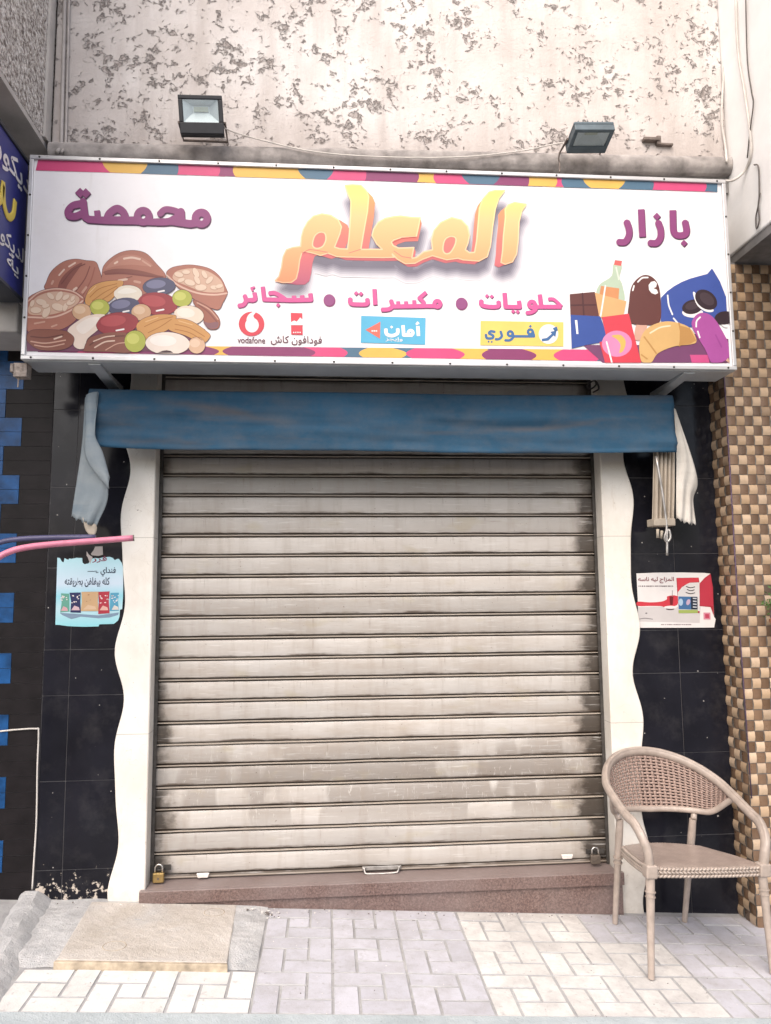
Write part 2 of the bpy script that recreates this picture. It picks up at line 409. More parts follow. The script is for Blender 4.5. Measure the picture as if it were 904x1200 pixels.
class MB:
    """collects shapes (world coordinates) and links them as ONE mesh object"""

    def __init__(self): self.v = []; self.f = []; self.m = []

    def add(self, vs, fs, mi=0):
        o = len(self.v); self.v += [tuple(map(float, p)) for p in vs]
        self.f += [tuple(o + i for i in f) for f in fs]; self.m += [mi] * len(fs)

    def hexa(self, p, mi=0):
        """8 corners: bottom 0-3 (ccw), top 4-7"""
        self.add(p, [(0, 3, 2, 1), (4, 5, 6, 7), (0, 1, 5, 4), (1, 2, 6, 5), (2, 3, 7, 6), (3, 0, 4, 7)], mi)

    def box(self, x0, x1, y0, y1, z0, z1, mi=0, M=None):
        p = [(x0, y0, z0), (x1, y0, z0), (x1, y1, z0), (x0, y1, z0), (x0, y0, z1), (x1, y0, z1), (x1, y1, z1), (x0, y1, z1)]
        if M is not None: p = [tuple(M @ Vector(q)) for q in p]
        self.hexa(p, mi)

    def grid(self, P, mi=0, closed_u=False):
        """P: rows of points"""
        nr, nc = len(P), len(P[0]); vs = [q for r in P for q in r]; fs = []
        for i in range(nr - 1):
            for j in range(nc - (0 if closed_u else 1)):
                k = (j + 1) % nc
                fs.append((i * nc + j, i * nc + k, (i + 1) * nc + k, (i + 1) * nc + j))
        self.add(vs, fs, mi)

    def tube(self, path, r, n=10, mi=0, closed=False, caps=True, squash=None):
        P = [Vector(p) for p in path]; R = r if isinstance(r, (list, tuple)) else [r] * len(P)
        T = []
        for i in range(len(P)):
            a = P[i - 1] if (i > 0 or closed) else P[i]; b = P[(i + 1) % len(P)] if (i < len(P) - 1 or closed) else P[i]
            T.append((b - a).normalized())
        up = Vector((0, 0, 1)) if abs(T[0].z) < 0.9 else Vector((1, 0, 0))
        u = (up - T[0] * up.dot(T[0])).normalized(); rows = []
        for i in range(len(P)):
            u = (u - T[i] * u.dot(T[i])).normalized(); w = T[i].cross(u)
            sq = squash or (1, 1)
            rows.append([P[i] + R[i] * (u * math.cos(2 * math.pi * k / n) * sq[0] + w * math.sin(2 * math.pi * k / n) * sq[1]) for k in range(n)])
        if closed: rows.append(rows[0])
        self.grid(rows, mi, True)
        if caps and not closed:
            self.add(rows[0], [tuple(range(n))[::-1]], mi); self.add(rows[-1], [tuple(range(n))], mi)

    def lathe(self, c, axis, prof, n=20, mi=0):
        """prof: (distance along axis, radius)"""
        a = Vector(axis).normalized(); up = Vector((0, 0, 1)) if abs(a.z) < 0.9 else Vector((1, 0, 0))
        u = (up - a * up.dot(a)).normalized(); w = a.cross(u); c = Vector(c)
        rows = [[c + a * d + r * (u * math.cos(2 * math.pi * k / n) + w * math.sin(2 * math.pi * k / n)) for k in range(n)] for d, r in prof]
        self.grid(rows, mi, True)
        self.add(rows[0], [tuple(range(n))[::-1]], mi); self.add(rows[-1], [tuple(range(n))], mi)

    def build(self, name, mats, parent=None, smooth=False, bevel=0.0, solid=0.0, sub=0, segs=2, auto=None, weld=True):
        me = bpy.data.meshes.new(name); me.from_pydata(self.v, [], self.f); me.update()
        if not isinstance(mats, (list, tuple)): mats = [mats]
        for mm in mats: me.materials.append(mm)
        me.polygons.foreach_set('material_index', self.m)
        bm = bmesh.new(); bm.from_mesh(me); bmesh.ops.remove_doubles(bm, verts=bm.verts, dist=1e-5) if weld else None
        bmesh.ops.recalc_face_normals(bm, faces=bm.faces); bm.to_mesh(me); bm.free()
        if smooth: me.polygons.foreach_set('use_smooth', [True] * len(me.polygons))
        o = bpy.data.objects.new(name, me); COL.objects.link(o)
        if parent is not None: hang(o, parent)
        if solid:
            s = o.modifiers.new('thick', 'SOLIDIFY'); s.thickness = solid; s.offset = 0
        if bevel:
            s = o.modifiers.new('edge', 'BEVEL'); s.width = bevel; s.segments = segs; s.limit_method = 'ANGLE'; s.angle_limit = rad(35)
        if sub:
            s = o.modifiers.new('sub', 'SUBSURF'); s.levels = sub; s.render_levels = sub
        if auto is not None and smooth:
            try: me.set_sharp_from_angle(angle=rad(auto))
            except Exception: pass
        return o


def hang(o, parent):
    o.parent = parent
    o.matrix_parent_inverse = WORLD_OF[parent.name].inverted() if parent.name in WORLD_OF else Matrix.Identity(4)


WORLD_OF = {}


def tag(o, label=None, cat=None, group=None, kind=None):
    if label: o['label'] = label
    if cat: o['category'] = cat
    if group: o['group'] = group
    if kind: o['kind'] = kind
    return o


def thing(name, label, cat, loc, group=None):
    o = bpy.data.objects.new(name, None); COL.objects.link(o); o.location = tuple(map(float, loc)); o.empty_display_size = 0.1
    WORLD_OF[o.name] = Matrix.Translation(o.location)
    return tag(o, label, cat, group)


def smoothpath(pts, n=6, closed=False):
    P = [np.array(p, float) for p in pts]; out = []; m = len(P)
    for i in range(m if closed else m - 1):
        p0 = P[(i - 1) % m] if (closed or i > 0) else 2 * P[0] - P[1]; p1 = P[i]; p2 = P[(i + 1) % m]
        p3 = P[(i + 2) % m] if (closed or i + 2 < m) else 2 * P[-1] - P[-2]
        for k in range(n):
            s = k / n
            out.append(0.5 * ((2 * p1) + (p2 - p0) * s + (2 * p0 - 5 * p1 + 4 * p2 - p3) * s * s + (3 * p1 - p0 - 3 * p2 + p3) * s ** 3))
    if not closed: out.append(P[-1])
    return out


# ---- flat shapes: union of strokes and polygons as outlines
def seg_box(X, Y, a, b, hw):
    a = np.array(a, float); b = np.array(b, float); l = max(1e-6, np.hypot(*(b - a))); d = (b - a) / l
    u = (X - a[0]) * d[0] + (Y - a[1]) * d[1]; w = -(X - a[0]) * d[1] + (Y - a[1]) * d[0]
    qx = np.abs(u - l / 2) - l / 2; qy = np.abs(w) - hw
    return np.hypot(np.maximum(qx, 0), np.maximum(qy, 0)) + np.minimum(np.maximum(qx, qy), 0)


def sdf_stroke(X, Y, pts, hw, rnd=False):
    D = np.full(X.shape, 1e9)
    for a, b in zip(pts[:-1], pts[1:]): D = np.minimum(D, seg_box(X, Y, a, b, hw))
    for p in (pts if rnd else pts[1:-1]): D = np.minimum(D, np.hypot(X - p[0], Y - p[1]) - hw)
    return D


def sdf_poly(X, Y, pts):
    D = np.full(X.shape, 1e18); S = np.ones(X.shape); n = len(pts)
    for i in range(n):
        a = np.array(pts[i], float); b = np.array(pts[i - 1], float); e = b - a
        wx, wy = X - a[0], Y - a[1]; tt = np.clip((wx * e[0] + wy * e[1]) / max(1e-9, e @ e), 0, 1)
        D = np.minimum(D, (wx - e[0] * tt) ** 2 + (wy - e[1] * tt) ** 2)
        c1 = Y >= a[1]; c2 = Y < b[1]; c3 = e[0] * wy > e[1] * wx
        S = np.where((c1 & c2 & c3) | (~c1 & ~c2 & ~c3), -S, S)
    return S * np.sqrt(D)


def contour(F, xs, ys, level=0.0):
    """closed loops of F = level (inside F < level)"""
    F = F - level; F = np.where(F == 0, 1e-9, F); ins = F < 0
    nxt = {}; pt = {}
    a, b, c, d = ins[:-1, :-1], ins[:-1, 1:], ins[1:, 1:], ins[1:, :-1]
    act = np.argwhere(~((a == b) & (b == c) & (c == d)))

    def ep(kind, i, j):
        k = (kind, i, j)
        if k not in pt:
            if kind == 0: f0, f1 = F[i, j], F[i, j + 1]; s = f0 / (f0 - f1); pt[k] = (xs[j] + s * (xs[j + 1] - xs[j]), ys[i])
            else: f0, f1 = F[i, j], F[i + 1, j]; s = f0 / (f0 - f1); pt[k] = (xs[j], ys[i] + s * (ys[i + 1] - ys[i]))
        return k
    for i, j in act:
        i, j = int(i), int(j)
        code = ins[i, j] * 1 + ins[i, j + 1] * 2 + ins[i + 1, j + 1] * 4 + ins[i + 1, j] * 8
        T, R, B, Lf = (0, i, j), (1, i, j + 1), (0, i + 1, j), (1, i, j)
        segs = {1: [(Lf, T)], 2: [(T, R)], 3: [(Lf, R)], 4: [(R, B)], 5: [(Lf, T), (R, B)], 6: [(T, B)], 7: [(Lf, B)],
                8: [(B, Lf)], 9: [(B, T)], 10: [(T, R), (B, Lf)], 11: [(B, R)], 12: [(R, Lf)], 13: [(R, T)], 14: [(T, Lf)]}[code]
        for p, q in segs: ep(*p); ep(*q); nxt[p] = q
    loops = []
    while nxt:
        s, q = nxt.popitem(); lp = [pt[s]]
        while q != s and q in nxt: lp.append(pt[q]); q = nxt.pop(q)
        if len(lp) > 5: loops.append(simplify(lp))
    return loops


def simplify(lp, tol=0.07):
    def dp(a):
        if len(a) < 3: return a
        p, q = np.array(a[0]), np.array(a[-1]); e = q - p; l = np.hypot(*e)
        A = np.array(a)
        dd = np.abs((A[:, 0] - p[0]) * e[1] - (A[:, 1] - p[1]) * e[0]) / l if l > 1e-9 else np.hypot(A[:, 0] - p[0], A[:, 1] - p[1])
        k = int(dd.argmax())
        if dd[k] < tol: return [a[0], a[-1]]
        return dp(a[:k + 1])[:-1] + dp(a[k:])
    h = len(lp) // 2
    out = dp(lp[:h + 1])[:-1] + dp(lp[h:] + [lp[0]])[:-1]
    return out if len(out) >= 3 else lp


def shape_loops(strokes=(), polys=(), holes=(), grow=0.0, cell=0.35):
    """strokes: (points, half width, round ends)"""
    pts = [p for s in strokes for p in s[0]] + [p for q in polys for p in q]
    A = np.array(pts, float); mw = max([s[1] for s in strokes] + [0]) + grow + 2
    xs = np.arange(A[:, 0].min() - mw, A[:, 0].max() + mw, cell); ys = np.arange(A[:, 1].min() - mw, A[:, 1].max() + mw, cell)
    X, Y = np.meshgrid(xs, ys); D = np.full(X.shape, 1e9)
    for s in strokes: D = np.minimum(D, sdf_stroke(X, Y, s[0], s[1], s[2] if len(s) > 2 else False))
    for q in polys: D = np.minimum(D, sdf_poly(X, Y, q))
    for q in holes: D = np.maximum(D, -sdf_poly(X, Y, q))
    return contour(D, xs, ys, grow)


def fill(loops):
    """triangulated flat mesh (2D verts, faces) of loops, holes by even-odd"""
    cu = bpy.data.curves.new('outline', 'CURVE'); cu.dimensions = '2D'; cu.fill_mode = 'FRONT'
    for lp in loops:
        s = cu.splines.new('POLY'); s.points.add(len(lp) - 1)
        for k, p in enumerate(lp): s.points[k].co = (p[0], p[1], 0, 1)
        s.use_cyclic_u = True
    o = bpy.data.objects.new('outline', cu)
    me = bpy.data.meshes.new_from_object(o)
    vs = [(q.co.x, q.co.y) for q in me.vertices]; fs = [tuple(p.vertices) for p in me.polygons]
    bpy.data.objects.remove(o); bpy.data.curves.remove(cu); bpy.data.meshes.remove(me)
    return vs, fs


def islands(nv, fs):
    par = list(range(nv))

    def fd(a):
        while par[a] != a: par[a] = par[par[a]]; a = par[a]
        return a
    for f in fs:
        for k in f[1:]: par[fd(f[0])] = fd(k)
    ids = {}
    return [ids.setdefault(fd(k), len(ids)) for k in range(nv)]


FORMS = {}
for ch, base, n in (('ا', 0xFE8D, 2), ('أ', 0xFE83, 2), ('ب', 0xFE8F, 4), ('ة', 0xFE93, 2), ('ت', 0xFE95, 4), ('ج', 0xFE9D, 4), ('ح', 0xFEA1, 4),
                    ('د', 0xFEA9, 2), ('ر', 0xFEAD, 2), ('ز', 0xFEAF, 2), ('س', 0xFEB1, 4), ('ش', 0xFEB5, 4), ('ط', 0xFEC1, 4), ('ف', 0xFED1, 4),
                    ('ق', 0xFED5, 4), ('ك', 0xFED9, 4), ('ل', 0xFEDD, 4), ('م', 0xFEE1, 4), ('ن', 0xFEE5, 4), ('ه', 0xFEE9, 4), ('و', 0xFEED, 2), ('ي', 0xFEF1, 4)):
    FORMS[ch] = (base, n)


def shape_arabic(s):
    out = []
    if not any(c in FORMS for c in s): return s
    for i, ch in enumerate(s):
        if ch not in FORMS: out.append(ch); continue
        b, n = FORMS[ch]
        prv = i > 0 and s[i - 1] in FORMS and FORMS[s[i - 1]][1] == 4
        nx = n == 4 and i + 1 < len(s) and s[i + 1] in FORMS
        k = (3 if nx else 1) if prv else (2 if nx else 0)
        out.append(chr(b + k))
    return ''.join(reversed(out))


def text2d(s, bold=0.0):
    cu = bpy.data.curves.new('letters', 'FONT'); cu.body = shape_arabic(s); cu.offset = bold; cu.resolution_u = 4
    o = bpy.data.objects.new('letters', cu); COL.objects.link(o); bpy.context.view_layer.update()
    dg = bpy.context.evaluated_depsgraph_get()
    me = bpy.data.meshes.new_from_object(o.evaluated_get(dg))
    vs = [(q.co.x, q.co.y) for q in me.vertices]; fs = [tuple(p.vertices) for p in me.polygons]
    bpy.data.objects.remove(o); bpy.data.curves.remove(cu); bpy.data.meshes.remove(me)
    return vs, fs


class Print:
    """flat printed artwork laid on a plane; shapes are given in photo pixels and measured onto the plane"""

    def __init__(self, y=None, x=None, step=0.0007, sign=-1): self.mb = MB(); self.y, self.x, self.mats = y, x, []; self.step = step; self.sign = sign

    def mi(self, m):
        if m not in self.mats: self.mats.append(m)
        return self.mats.index(m)

    def put(self, vs, fs, m, layer, isl=False):
        ids = islands(len(vs), fs) if isl else [0] * len(vs); P = []
        for (u, v), k in zip(vs, ids):
            off = self.sign * (self.step * layer + 0.00005 * (k % 8))
            P.append(at(u, v, y=self.y + off) if self.y is not None else at(u, v, x=self.x + off))
        self.mb.add(P, fs, self.mi(m))

    def loops(self, lps, m, layer):
        if lps: self.put(*fill(lps), m, layer)

    def poly(self, pts, m, layer, smooth=0): self.loops([smoothpath(pts, smooth, True) if smooth else pts], m, layer)

    def ell(self, cx, cy, rx, ry, rot, m, layer, n=28, egg=0.0):
        c, s = math.cos(rad(rot)), math.sin(rad(rot)); P = []
        for k in range(n):
            a = 2 * math.pi * k / n; u = rx * math.cos(a); v = ry * math.sin(a) * (1 + egg * math.cos(a))
            P.append((cx + u * c - v * s, cy + u * s + v * c))
        self.loops([P], m, layer)

    def stroke(self, pts, hw, m, layer, rnd=True, smooth=0):
        pts = smoothpath(pts, smooth) if smooth else pts
        self.loops(shape_loops([(pts, hw, rnd)], cell=min(0.35, hw / 2)), m, layer)

    def text(self, s, box, m, layer, bold=0.0, slope=0.0):
        vs, fs = text2d(s, bold); A = np.array(vs); lo, hi = A.min(0), A.max(0)
        x0, y0, x1, y1 = box; sx, sy = (x1 - x0) / (hi[0] - lo[0]), (y1 - y0) / (hi[1] - lo[1])
        P = [(x0 + (u - lo[0]) * sx, y1 - (v - lo[1]) * sy + (u - lo[0]) * sx * slope) for u, v in vs]
        self.put(P, fs, m, layer, True)

    def build(self, name, parent): return self.mb.build(name, self.mats, parent)


# ================================================================== SETTING
def zg(x): return -0.063 - 0.0586 * (x + 0.145)


YF = -1.14          # front edge of the paving
YM = -0.13          # face of the marble trims
YT = -0.11          # face of the wall tiles

M_lilac = mat_paver('lilac_paver', (0.50, 0.495, 0.54), 0.12)
M_cream = mat_paver('cream_paver', (0.63, 0.61, 0.585), 0.12)
M_white = mat_paver('white_paver', (0.68, 0.665, 0.64), 0.10, dfac=0.4)
M_grout = mat_concrete('grout_bed', (0.31, 0.305, 0.305), (0.42, 0.415, 0.415), (0.22, 0.215, 0.215), 8)
M_mortar = mat_concrete('grey_mortar', (0.38, 0.375, 0.375), (0.56, 0.555, 0.55), (0.28, 0.285, 0.295), 8, 0.9)
M_kerb = mat_concrete('kerb_concrete', (0.33, 0.37, 0.385), (0.43, 0.47, 0.485), (0.27, 0.30, 0.31), 6, 0.6)
M_asph = mat_concrete('asphalt', (0.045, 0.045, 0.047), (0.07, 0.07, 0.07), (0.035, 0.035, 0.035), 9)

# ground sheet / road
mb = MB(); mb.add([(-60, -80, -0.52), (60, -80, -0.52), (60, 40, -0.52), (-60, 40, -0.52)], [(0, 1, 2, 3)])
tag(mb.build('road', M_asph), kind='structure')
# kerb in front of the paving
mb = MB()
xs = np.linspace(-6, 8, 57)
for a, b in zip(xs[:-1], xs[1:]):
    mb.hexa([(a, -1.55, -0.6), (b, -1.55, -0.6), (b, YF - 0.002, -0.6), (a, YF - 0.002, -0.6),
             (a, -1.55, zg(a) - 0.004), (b, -1.55, zg(b) - 0.004), (b, YF - 0.002, zg(b) + 0.003), (a, YF - 0.002, zg(a) + 0.003)])
tag(mb.build('kerb', M_kerb), kind='structure')
# paving: grout bed and pinwheel pavers
PX0, PT = 0.665, 0.325


def pinwheel(mb, x0, y0, mi, flip=False):
    t = PT / 3
    R = [(0, 0, 1, 2), (1, 0, 3, 1), (2, 1, 3, 3), (0, 2, 2, 3), (1, 1, 2, 2)]
    for a, b, c, d in R:
        if flip: a, c = 3 - c, 3 - a
        g = 0.0042 + random.uniform(-0.0008, 0.0008); j = random.uniform(-0.0012, 0.0012); e = 0.0025
        xa, xb, ya, yb = x0 + a * t + g, x0 + c * t - g, y0 + b * t + g, y0 + d * t - g
        tl = [random.uniform(-0.0015, 0.0015) for _ in range(4)]
        p = []
        for (x, y) in ((xa, ya), (xb, ya), (xb, yb), (xa, yb)): p.append((x, y, zg(x) - 0.02))
        for (x, y) in ((xa, ya), (xb, ya), (xb, yb), (xa, yb)): p.append((x, y, zg(x) - e + j))
        for k, (x, y) in enumerate(((xa + e, ya + e), (xb - e, ya + e), (xb - e, yb - e), (xa + e, yb - e))): p.append((x, y, zg(x) + j + tl[k]))
        mb.add(p, [(0, 1, 5, 4), (1, 2, 6, 5), (2, 3, 7, 6), (3, 0, 4, 7), (4, 5, 9, 8), (5, 6, 10, 9), (6, 7, 11, 10), (7, 4, 8, 11)], 0); mb.add(p[8:], [(0, 1, 2, 3)], mi)


mb = MB()
for a, b in zip(xs[:-1], xs[1:]):
    mb.hexa([(a, YF, -0.6), (b, YF, -0.6), (b, 0.3, -0.6), (a, 0.3, -0.6), (a, YF, zg(a) - 0.0035), (b, YF, zg(b) - 0.0035), (b, 0.3, zg(b) - 0.0035), (a, 0.3, zg(a) - 0.0035)], 0)
for c in range(-3, 9):
    for r in range(3):
        x0, y0 = PX0 + c * PT, YF + 0.004 + r * PT
        if c < 0:
            if r: continue
            mi = 3
        elif c in (3, 4): mi = 2
        elif c == 5: mi = 2 if r < 2 else 1
        else: mi = 1
        pinwheel(mb, x0, y0, mi)
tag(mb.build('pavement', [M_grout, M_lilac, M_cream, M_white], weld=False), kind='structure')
# mortar screed beside and behind the cover slab, uneven
mb = MB(); gx = np.linspace(-0.52, 0.66, 60); gy = np.linspace(-0.80, -0.1, 40)
rng = np.random.default_rng(3)


def bumpy(n, m, k, amp):
    A = rng.normal(size=(k, k)); ii = np.linspace(0, k - 1.001, n); jj = np.linspace(0, k - 1.001, m); out = np.zeros((n, m))
    for i, u in enumerate(ii):
        for j, w in enumerate(jj):
            a, b = int(u), int(w); s, t_ = u - a, w - b; s = s * s * (3 - 2 * s); t_ = t_ * t_ * (3 - 2 * t_)
            out[i, j] = (A[a, b] * (1 - s) + A[a + 1, b] * s) * (1 - t_) + (A[a, b + 1] * (1 - s) + A[a + 1, b + 1] * s) * t_
    return out * amp


hh = bumpy(40, 60, 9, 0.006) + bumpy(40, 60, 22, 0.003)
mb.grid([[(x, y, zg(x) + 0.001 + hh[i, j] * 0.55 + (0.008 + 0.014 * min(1, max(0, (-0.15 - y) / 0.6))) * min(1, max(0, (y + 0.80) / 0.10)) * min(1, max(0, (0.66 - x) / 0.10)) * min(1, max(0, (x + 0.46) / 0.16))) for j, x in enumerate(gx)] for i, y in enumerate(gy)])
tag(mb.build('mortar_screed', M_mortar, smooth=True), kind='structure')
# low mortar kerb dividing the two shop fronts
mb = MB(); rows = []
for k in range(34):
    s = k / 33; y = -0.10 - s * 1.32; xc = -0.545 + 0.20 * s; w = 0.058 + random.uniform(-0.006, 0.006); h = 0.058 - 0.012 * s + random.uniform(-0.006, 0.006)
    b = zg(xc) - 0.05; t_ = zg(xc) + h * 0.62 + 0.006
    rows.append([(xc - w - 0.02, y, b), (xc - w, y, t_ - 0.012), (xc - w + 0.02, y, t_), (xc + w * 0.5, y, t_ + random.uniform(-0.003, 0.003)), (xc + w, y, t_ - 0.016), (xc + w + 0.02, y, zg(xc) + 0.012), (xc + w + 0.06, y, b + 0.03)])
mb.grid(rows)
tag(mb.build('dividing_kerb', M_mortar, smooth=True, auto=28), kind='structure')

# utility cover slab let into the pavement
M_slab = mat_concrete('cream_slab', (0.42, 0.375, 0.325), (0.58, 0.54, 0.50), (0.47, 0.475, 0.485), 4.5, 0.9)
M_slabedge = plain('tan_slab_edge', (0.38, 0.315, 0.235), 0.9, var=0.4, scale=20, bmp=0.4)
cov = thing('utility_cover', 'flat cream concrete cover slab set in mortar before the left marble strip', 'cover slab', (0.18, -0.45, zg(0.18)))
mb = MB(); q = [(-0.185, -0.795), (0.535, -0.80), (0.50, -0.155), (-0.235, -0.15)]
z0 = 0.0
mb.hexa([(x, y, zg(x) - 0.03) for x, y in q] + [(x, y, zg(x) + (0.032 if y < -0.5 else 0.013)) for x, y in q])
mb.build('slab', M_slab, cov, bevel=0.006)
mb = MB(); mb.hexa([(-0.19, -0.815, zg(-0.19) - 0.02), (0.54, -0.82, zg(0.54) - 0.02), (0.536, -0.803, zg(0.54) - 0.02), (-0.186, -0.798, zg(-0.19) - 0.02),
                    (-0.19, -0.815, zg(-0.19) + 0.030), (0.54, -0.82, zg(0.54) + 0.030), (0.536, -0.803, zg(0.54) + 0.031), (-0.186, -0.798, zg(-0.19) + 0.031)])
mb.build('edge_strip', M_slabedge, cov, bevel=0.003)
for cx, cy in ((0.02, -0.66), (0.40, -0.26)):
    mb = MB(); pth = [(cx + 0.05 * math.cos(a), cy + 0.05 * math.sin(a), zg(cx + 0.05 * math.cos(a)) + 0.032 - 0.0296 * (cy + 0.05 * math.sin(a) + 0.8)) for a in np.linspace(0, 2 * math.pi, 25)[:-1]]
    mb.tube([(p_[0], p_[1], p_[2] - 0.0024) for p_ in pth], 0.0038, 6, closed=True); mb.build('lifting_ring_mark', M_slabedge, cov, True)

# crumbs of plaster and grit swept against the step and into the joints
mb = MB()
for k in range(420):
    u = random.random()
    if k < 150: x, y = random.uniform(-0.45, 2.9), -0.17 - abs(random.gauss(0, 0.03))
    elif k < 190: x, y = random.gauss(0.66, 0.05), -0.20 - abs(random.gauss(0, 0.05))
    else: x, y = random.uniform(-0.4, 3.2), random.uniform(YF, -0.18)
    r = random.uniform(0.0015, 0.005) * (2.0 if 150 <= k < 190 and u < 0.4 else 1.0)
    if k >= 190: r *= 0.6
    z = zg(x) + r * 0.5 + (0.012 if x < 0.6 and y > -0.8 else 0.0); P = []
    for (a, b, c) in ((1, 0, 0), (-1, 0, 0), (0, 1, 0), (0, -1, 0), (0, 0, 1), (0, 0, -1)):
        q = r * random.uniform(0.6, 1.5); P.append((x + a * q, y + b * q, z + c * q * 0.7))
    mb.add(P, [(0, 2, 4), (2, 1, 4), (1, 3, 4), (3, 0, 4), (2, 0, 5), (1, 2, 5), (3, 1, 5), (0, 3, 5)], 0 if random.random() < 0.55 else 1)
tag(mb.build('plaster_grit', [plain('plaster_crumb', (0.62, 0.59, 0.56), 0.9), plain('dark_grit', (0.14, 0.12, 0.11), 0.9)]), 'scattered crumbs of plaster and grit on the paving along the step', 'grit', kind='stuff')

# ================================================================== SHOP BUILDING
M_plaster = mat_plaster(); M_stucco = mat_rough_stucco(); M_black = mat_black_tile(); M_marble = mat_marble(); M_granite = mat_granite()
M_ledge = plain('grey_ledge', (0.30, 0.275, 0.262), 0.9, var=0.4, scale=11, bmp=0.6)
M_soffit = plain('dark_soffit', (0.20, 0.19, 0.185), 0.9, var=0.2, bmp=0.2)
M_groutline = plain('tile_grout', (0.11, 0.105, 0.11), 0.9, var=0.2)
shop = thing('shop_building', 'shop front with pitted plaster upper wall, black tiles and wavy white marble strips', 'building', (1.25, 0, zg(1.25)))
YU = -0.30          # upper wall overhang face
UX0, UX1 = -0.535, 3.3165
mb = MB(); mb.box(UX0, UX1, YU, 0.6, 3.93, 7.5); mb.build('upper_wall', M_plaster, shop, bevel=0.012)
# ledge: rounded drip moulding at the foot of the overhang
mb = MB(); rows = []
prof = [(-0.29, 3.968), (-0.318, 3.964), (-0.342, 3.950), (-0.352, 3.925), (-0.350, 3.89), (-0.332, 3.865), (-0.30, 3.855), (-0.10, 3.855)]
prof = smoothpath([(a, b, 0) for a, b in prof], 3)
for k in range(40):
    x = UX0 + 0.002 + (UX1 - UX0 - 0.004) * k / 39; j = random.uniform(-0.003, 0.003)
    rows.append([(x, p[0] + j * 0.5, p[1] + j + 0.062 * k / 39) for p in prof])
mb.grid(rows); mb.build('drip_ledge', M_ledge, shop, True)
mb = MB(); mb.box(UX0 + 0.005, UX1 - 0.005, YU + 0.004, 0.6, 3.82, 3.925); mb.build('soffit', M_soffit, shop)
# the wall above the shutter (behind the sign) and rear of opening
mb = MB(); mb.box(-0.02, 2.56, -0.02, 0.5, 2.79, 3.815); mb.build('lintel', M_soffit, shop)
# black tiled piers, tile by tile over a grout bed
zl = [-0.35, 0.10, 0.545, 0.985, 1.225, 1.66, 2.10, 2.53, 2.95, 3.40, 3.815]


def pier(x0, x1, xl, zl, seed, off):
    mb = MB(); mb.box(x0, x1, YT + 0.004, 0.5, -0.5, 3.815, 1)
    e = [x0] + xl + [x1]
    for a, b in zip(e[:-1], e[1:]):
        for c, d in zip(zl[:-1], zl[1:]):
            y = YT + random.uniform(-0.0012, 0.0012); g = 0.0021
            mb.box(a + g, b - g, y, YT + 0.006, c + off + g, d + off - g, 0)
    return mb


pier(-0.535, -0.03, [-0.40], zl, 1, 0.0).build('black_tiled_wall', [M_black, M_groutline], shop)
pier(2.57, 3.228, [2.96], zl, 2, 0.06).build('black_tiled_wall', [M_black, M_groutline], shop)


# wavy white marble strips
def wavy(side, z):
    a = 0.020 * math.sin(2 * math.pi * (z - 0.15) / 0.62 + (0 if side < 0 else 2.0)) + 0.009 * math.sin(2 * math.pi * z / 0.41 + side)
    return (-0.135 + a) if side < 0 else (2.705 + a)


for side in (-1, 1):
    mb = MB(); zs = np.linspace(-0.32, 3.80, 150); rows = []
    for z in zs:
        w = wavy(side, z)
        if side < 0: r = [(w, YT - 0.001, z), (w, YM + 0.003, z), (w + 0.004, YM, z), (0.022, YM, z), (0.027, YM + 0.005, z), (0.027, 0.06, z)]
        else: r = [(w, YT - 0.001, z), (w, YM + 0.003, z), (w - 0.004, YM, z), (2.543, YM, z), (2.538, YM + 0.005, z), (2.538, 0.06, z)]
        rows.append(r)
    mb.grid(rows); mb.build('marble_trim', M_marble, shop, True, auto=30)
# granite threshold
thr = MB(); thr.box(0.004, 2.565, -0.165, -0.134, -0.068, -0.003); thr.box(0.030, 2.535, -0.1335, 0.12, -0.068, -0.0032)
t_o = thr.build('threshold', M_granite, shop, bevel=0.004)
mb = MB(); mb.box(0.010, 2.558, -0.150, -0.1335, -0.40, -0.069); mb.build('riser', M_granite, t_o)
# conduits in the left corner of the upper wall
M_pvc = plain('grey_conduit', (0.36, 0.33, 0.315), 0.6, var=0.15)
for px_, r_ in ((74, 0.011), (79, 0.007)):
    mb = MB(); a = at(px_ + 2, 0, y=YU - 0.02); b = at(px_ - 2, 172, y=YU - 0.02)
    mb.tube([(a[0], YU - 0.016, 7.4), (a[0], YU - 0.016, a[2]), (b[0], YU - 0.018, b[2]), (b[0], YU - 0.07, b[2] - 0.06), (b[0], YU - 0.075, 3.87)], r_, 10)
    mb.build('conduit', M_pvc, shop, True)
# stub of an old steel bracket on the plaster
M_rust = plain('rusty_steel', (0.16, 0.13, 0.115), 0.7, 0.3, 0.3, 30, 0.3)
mb = MB(); a = at(753, 164, y=YU - 0.01); b = at(788, 169, y=YU - 0.01)
mb.box(a[0], a[0] + 0.095, YU - 0.035, YU - 0.001, a[2] - 0.012, a[2] + 0.006); mb.box(a[0] + 0.09, b[0], YU - 0.025, YU - 0.001, b[2] - 0.014, b[2] - 0.002)
mb.box(a[0] + 0.08, a[0] + 0.105, YU - 0.028, YU - 0.001, b[2] - 0.012, a[2] + 0.02)
mb.build('bracket_stub', M_rust, shop, bevel=0.002)

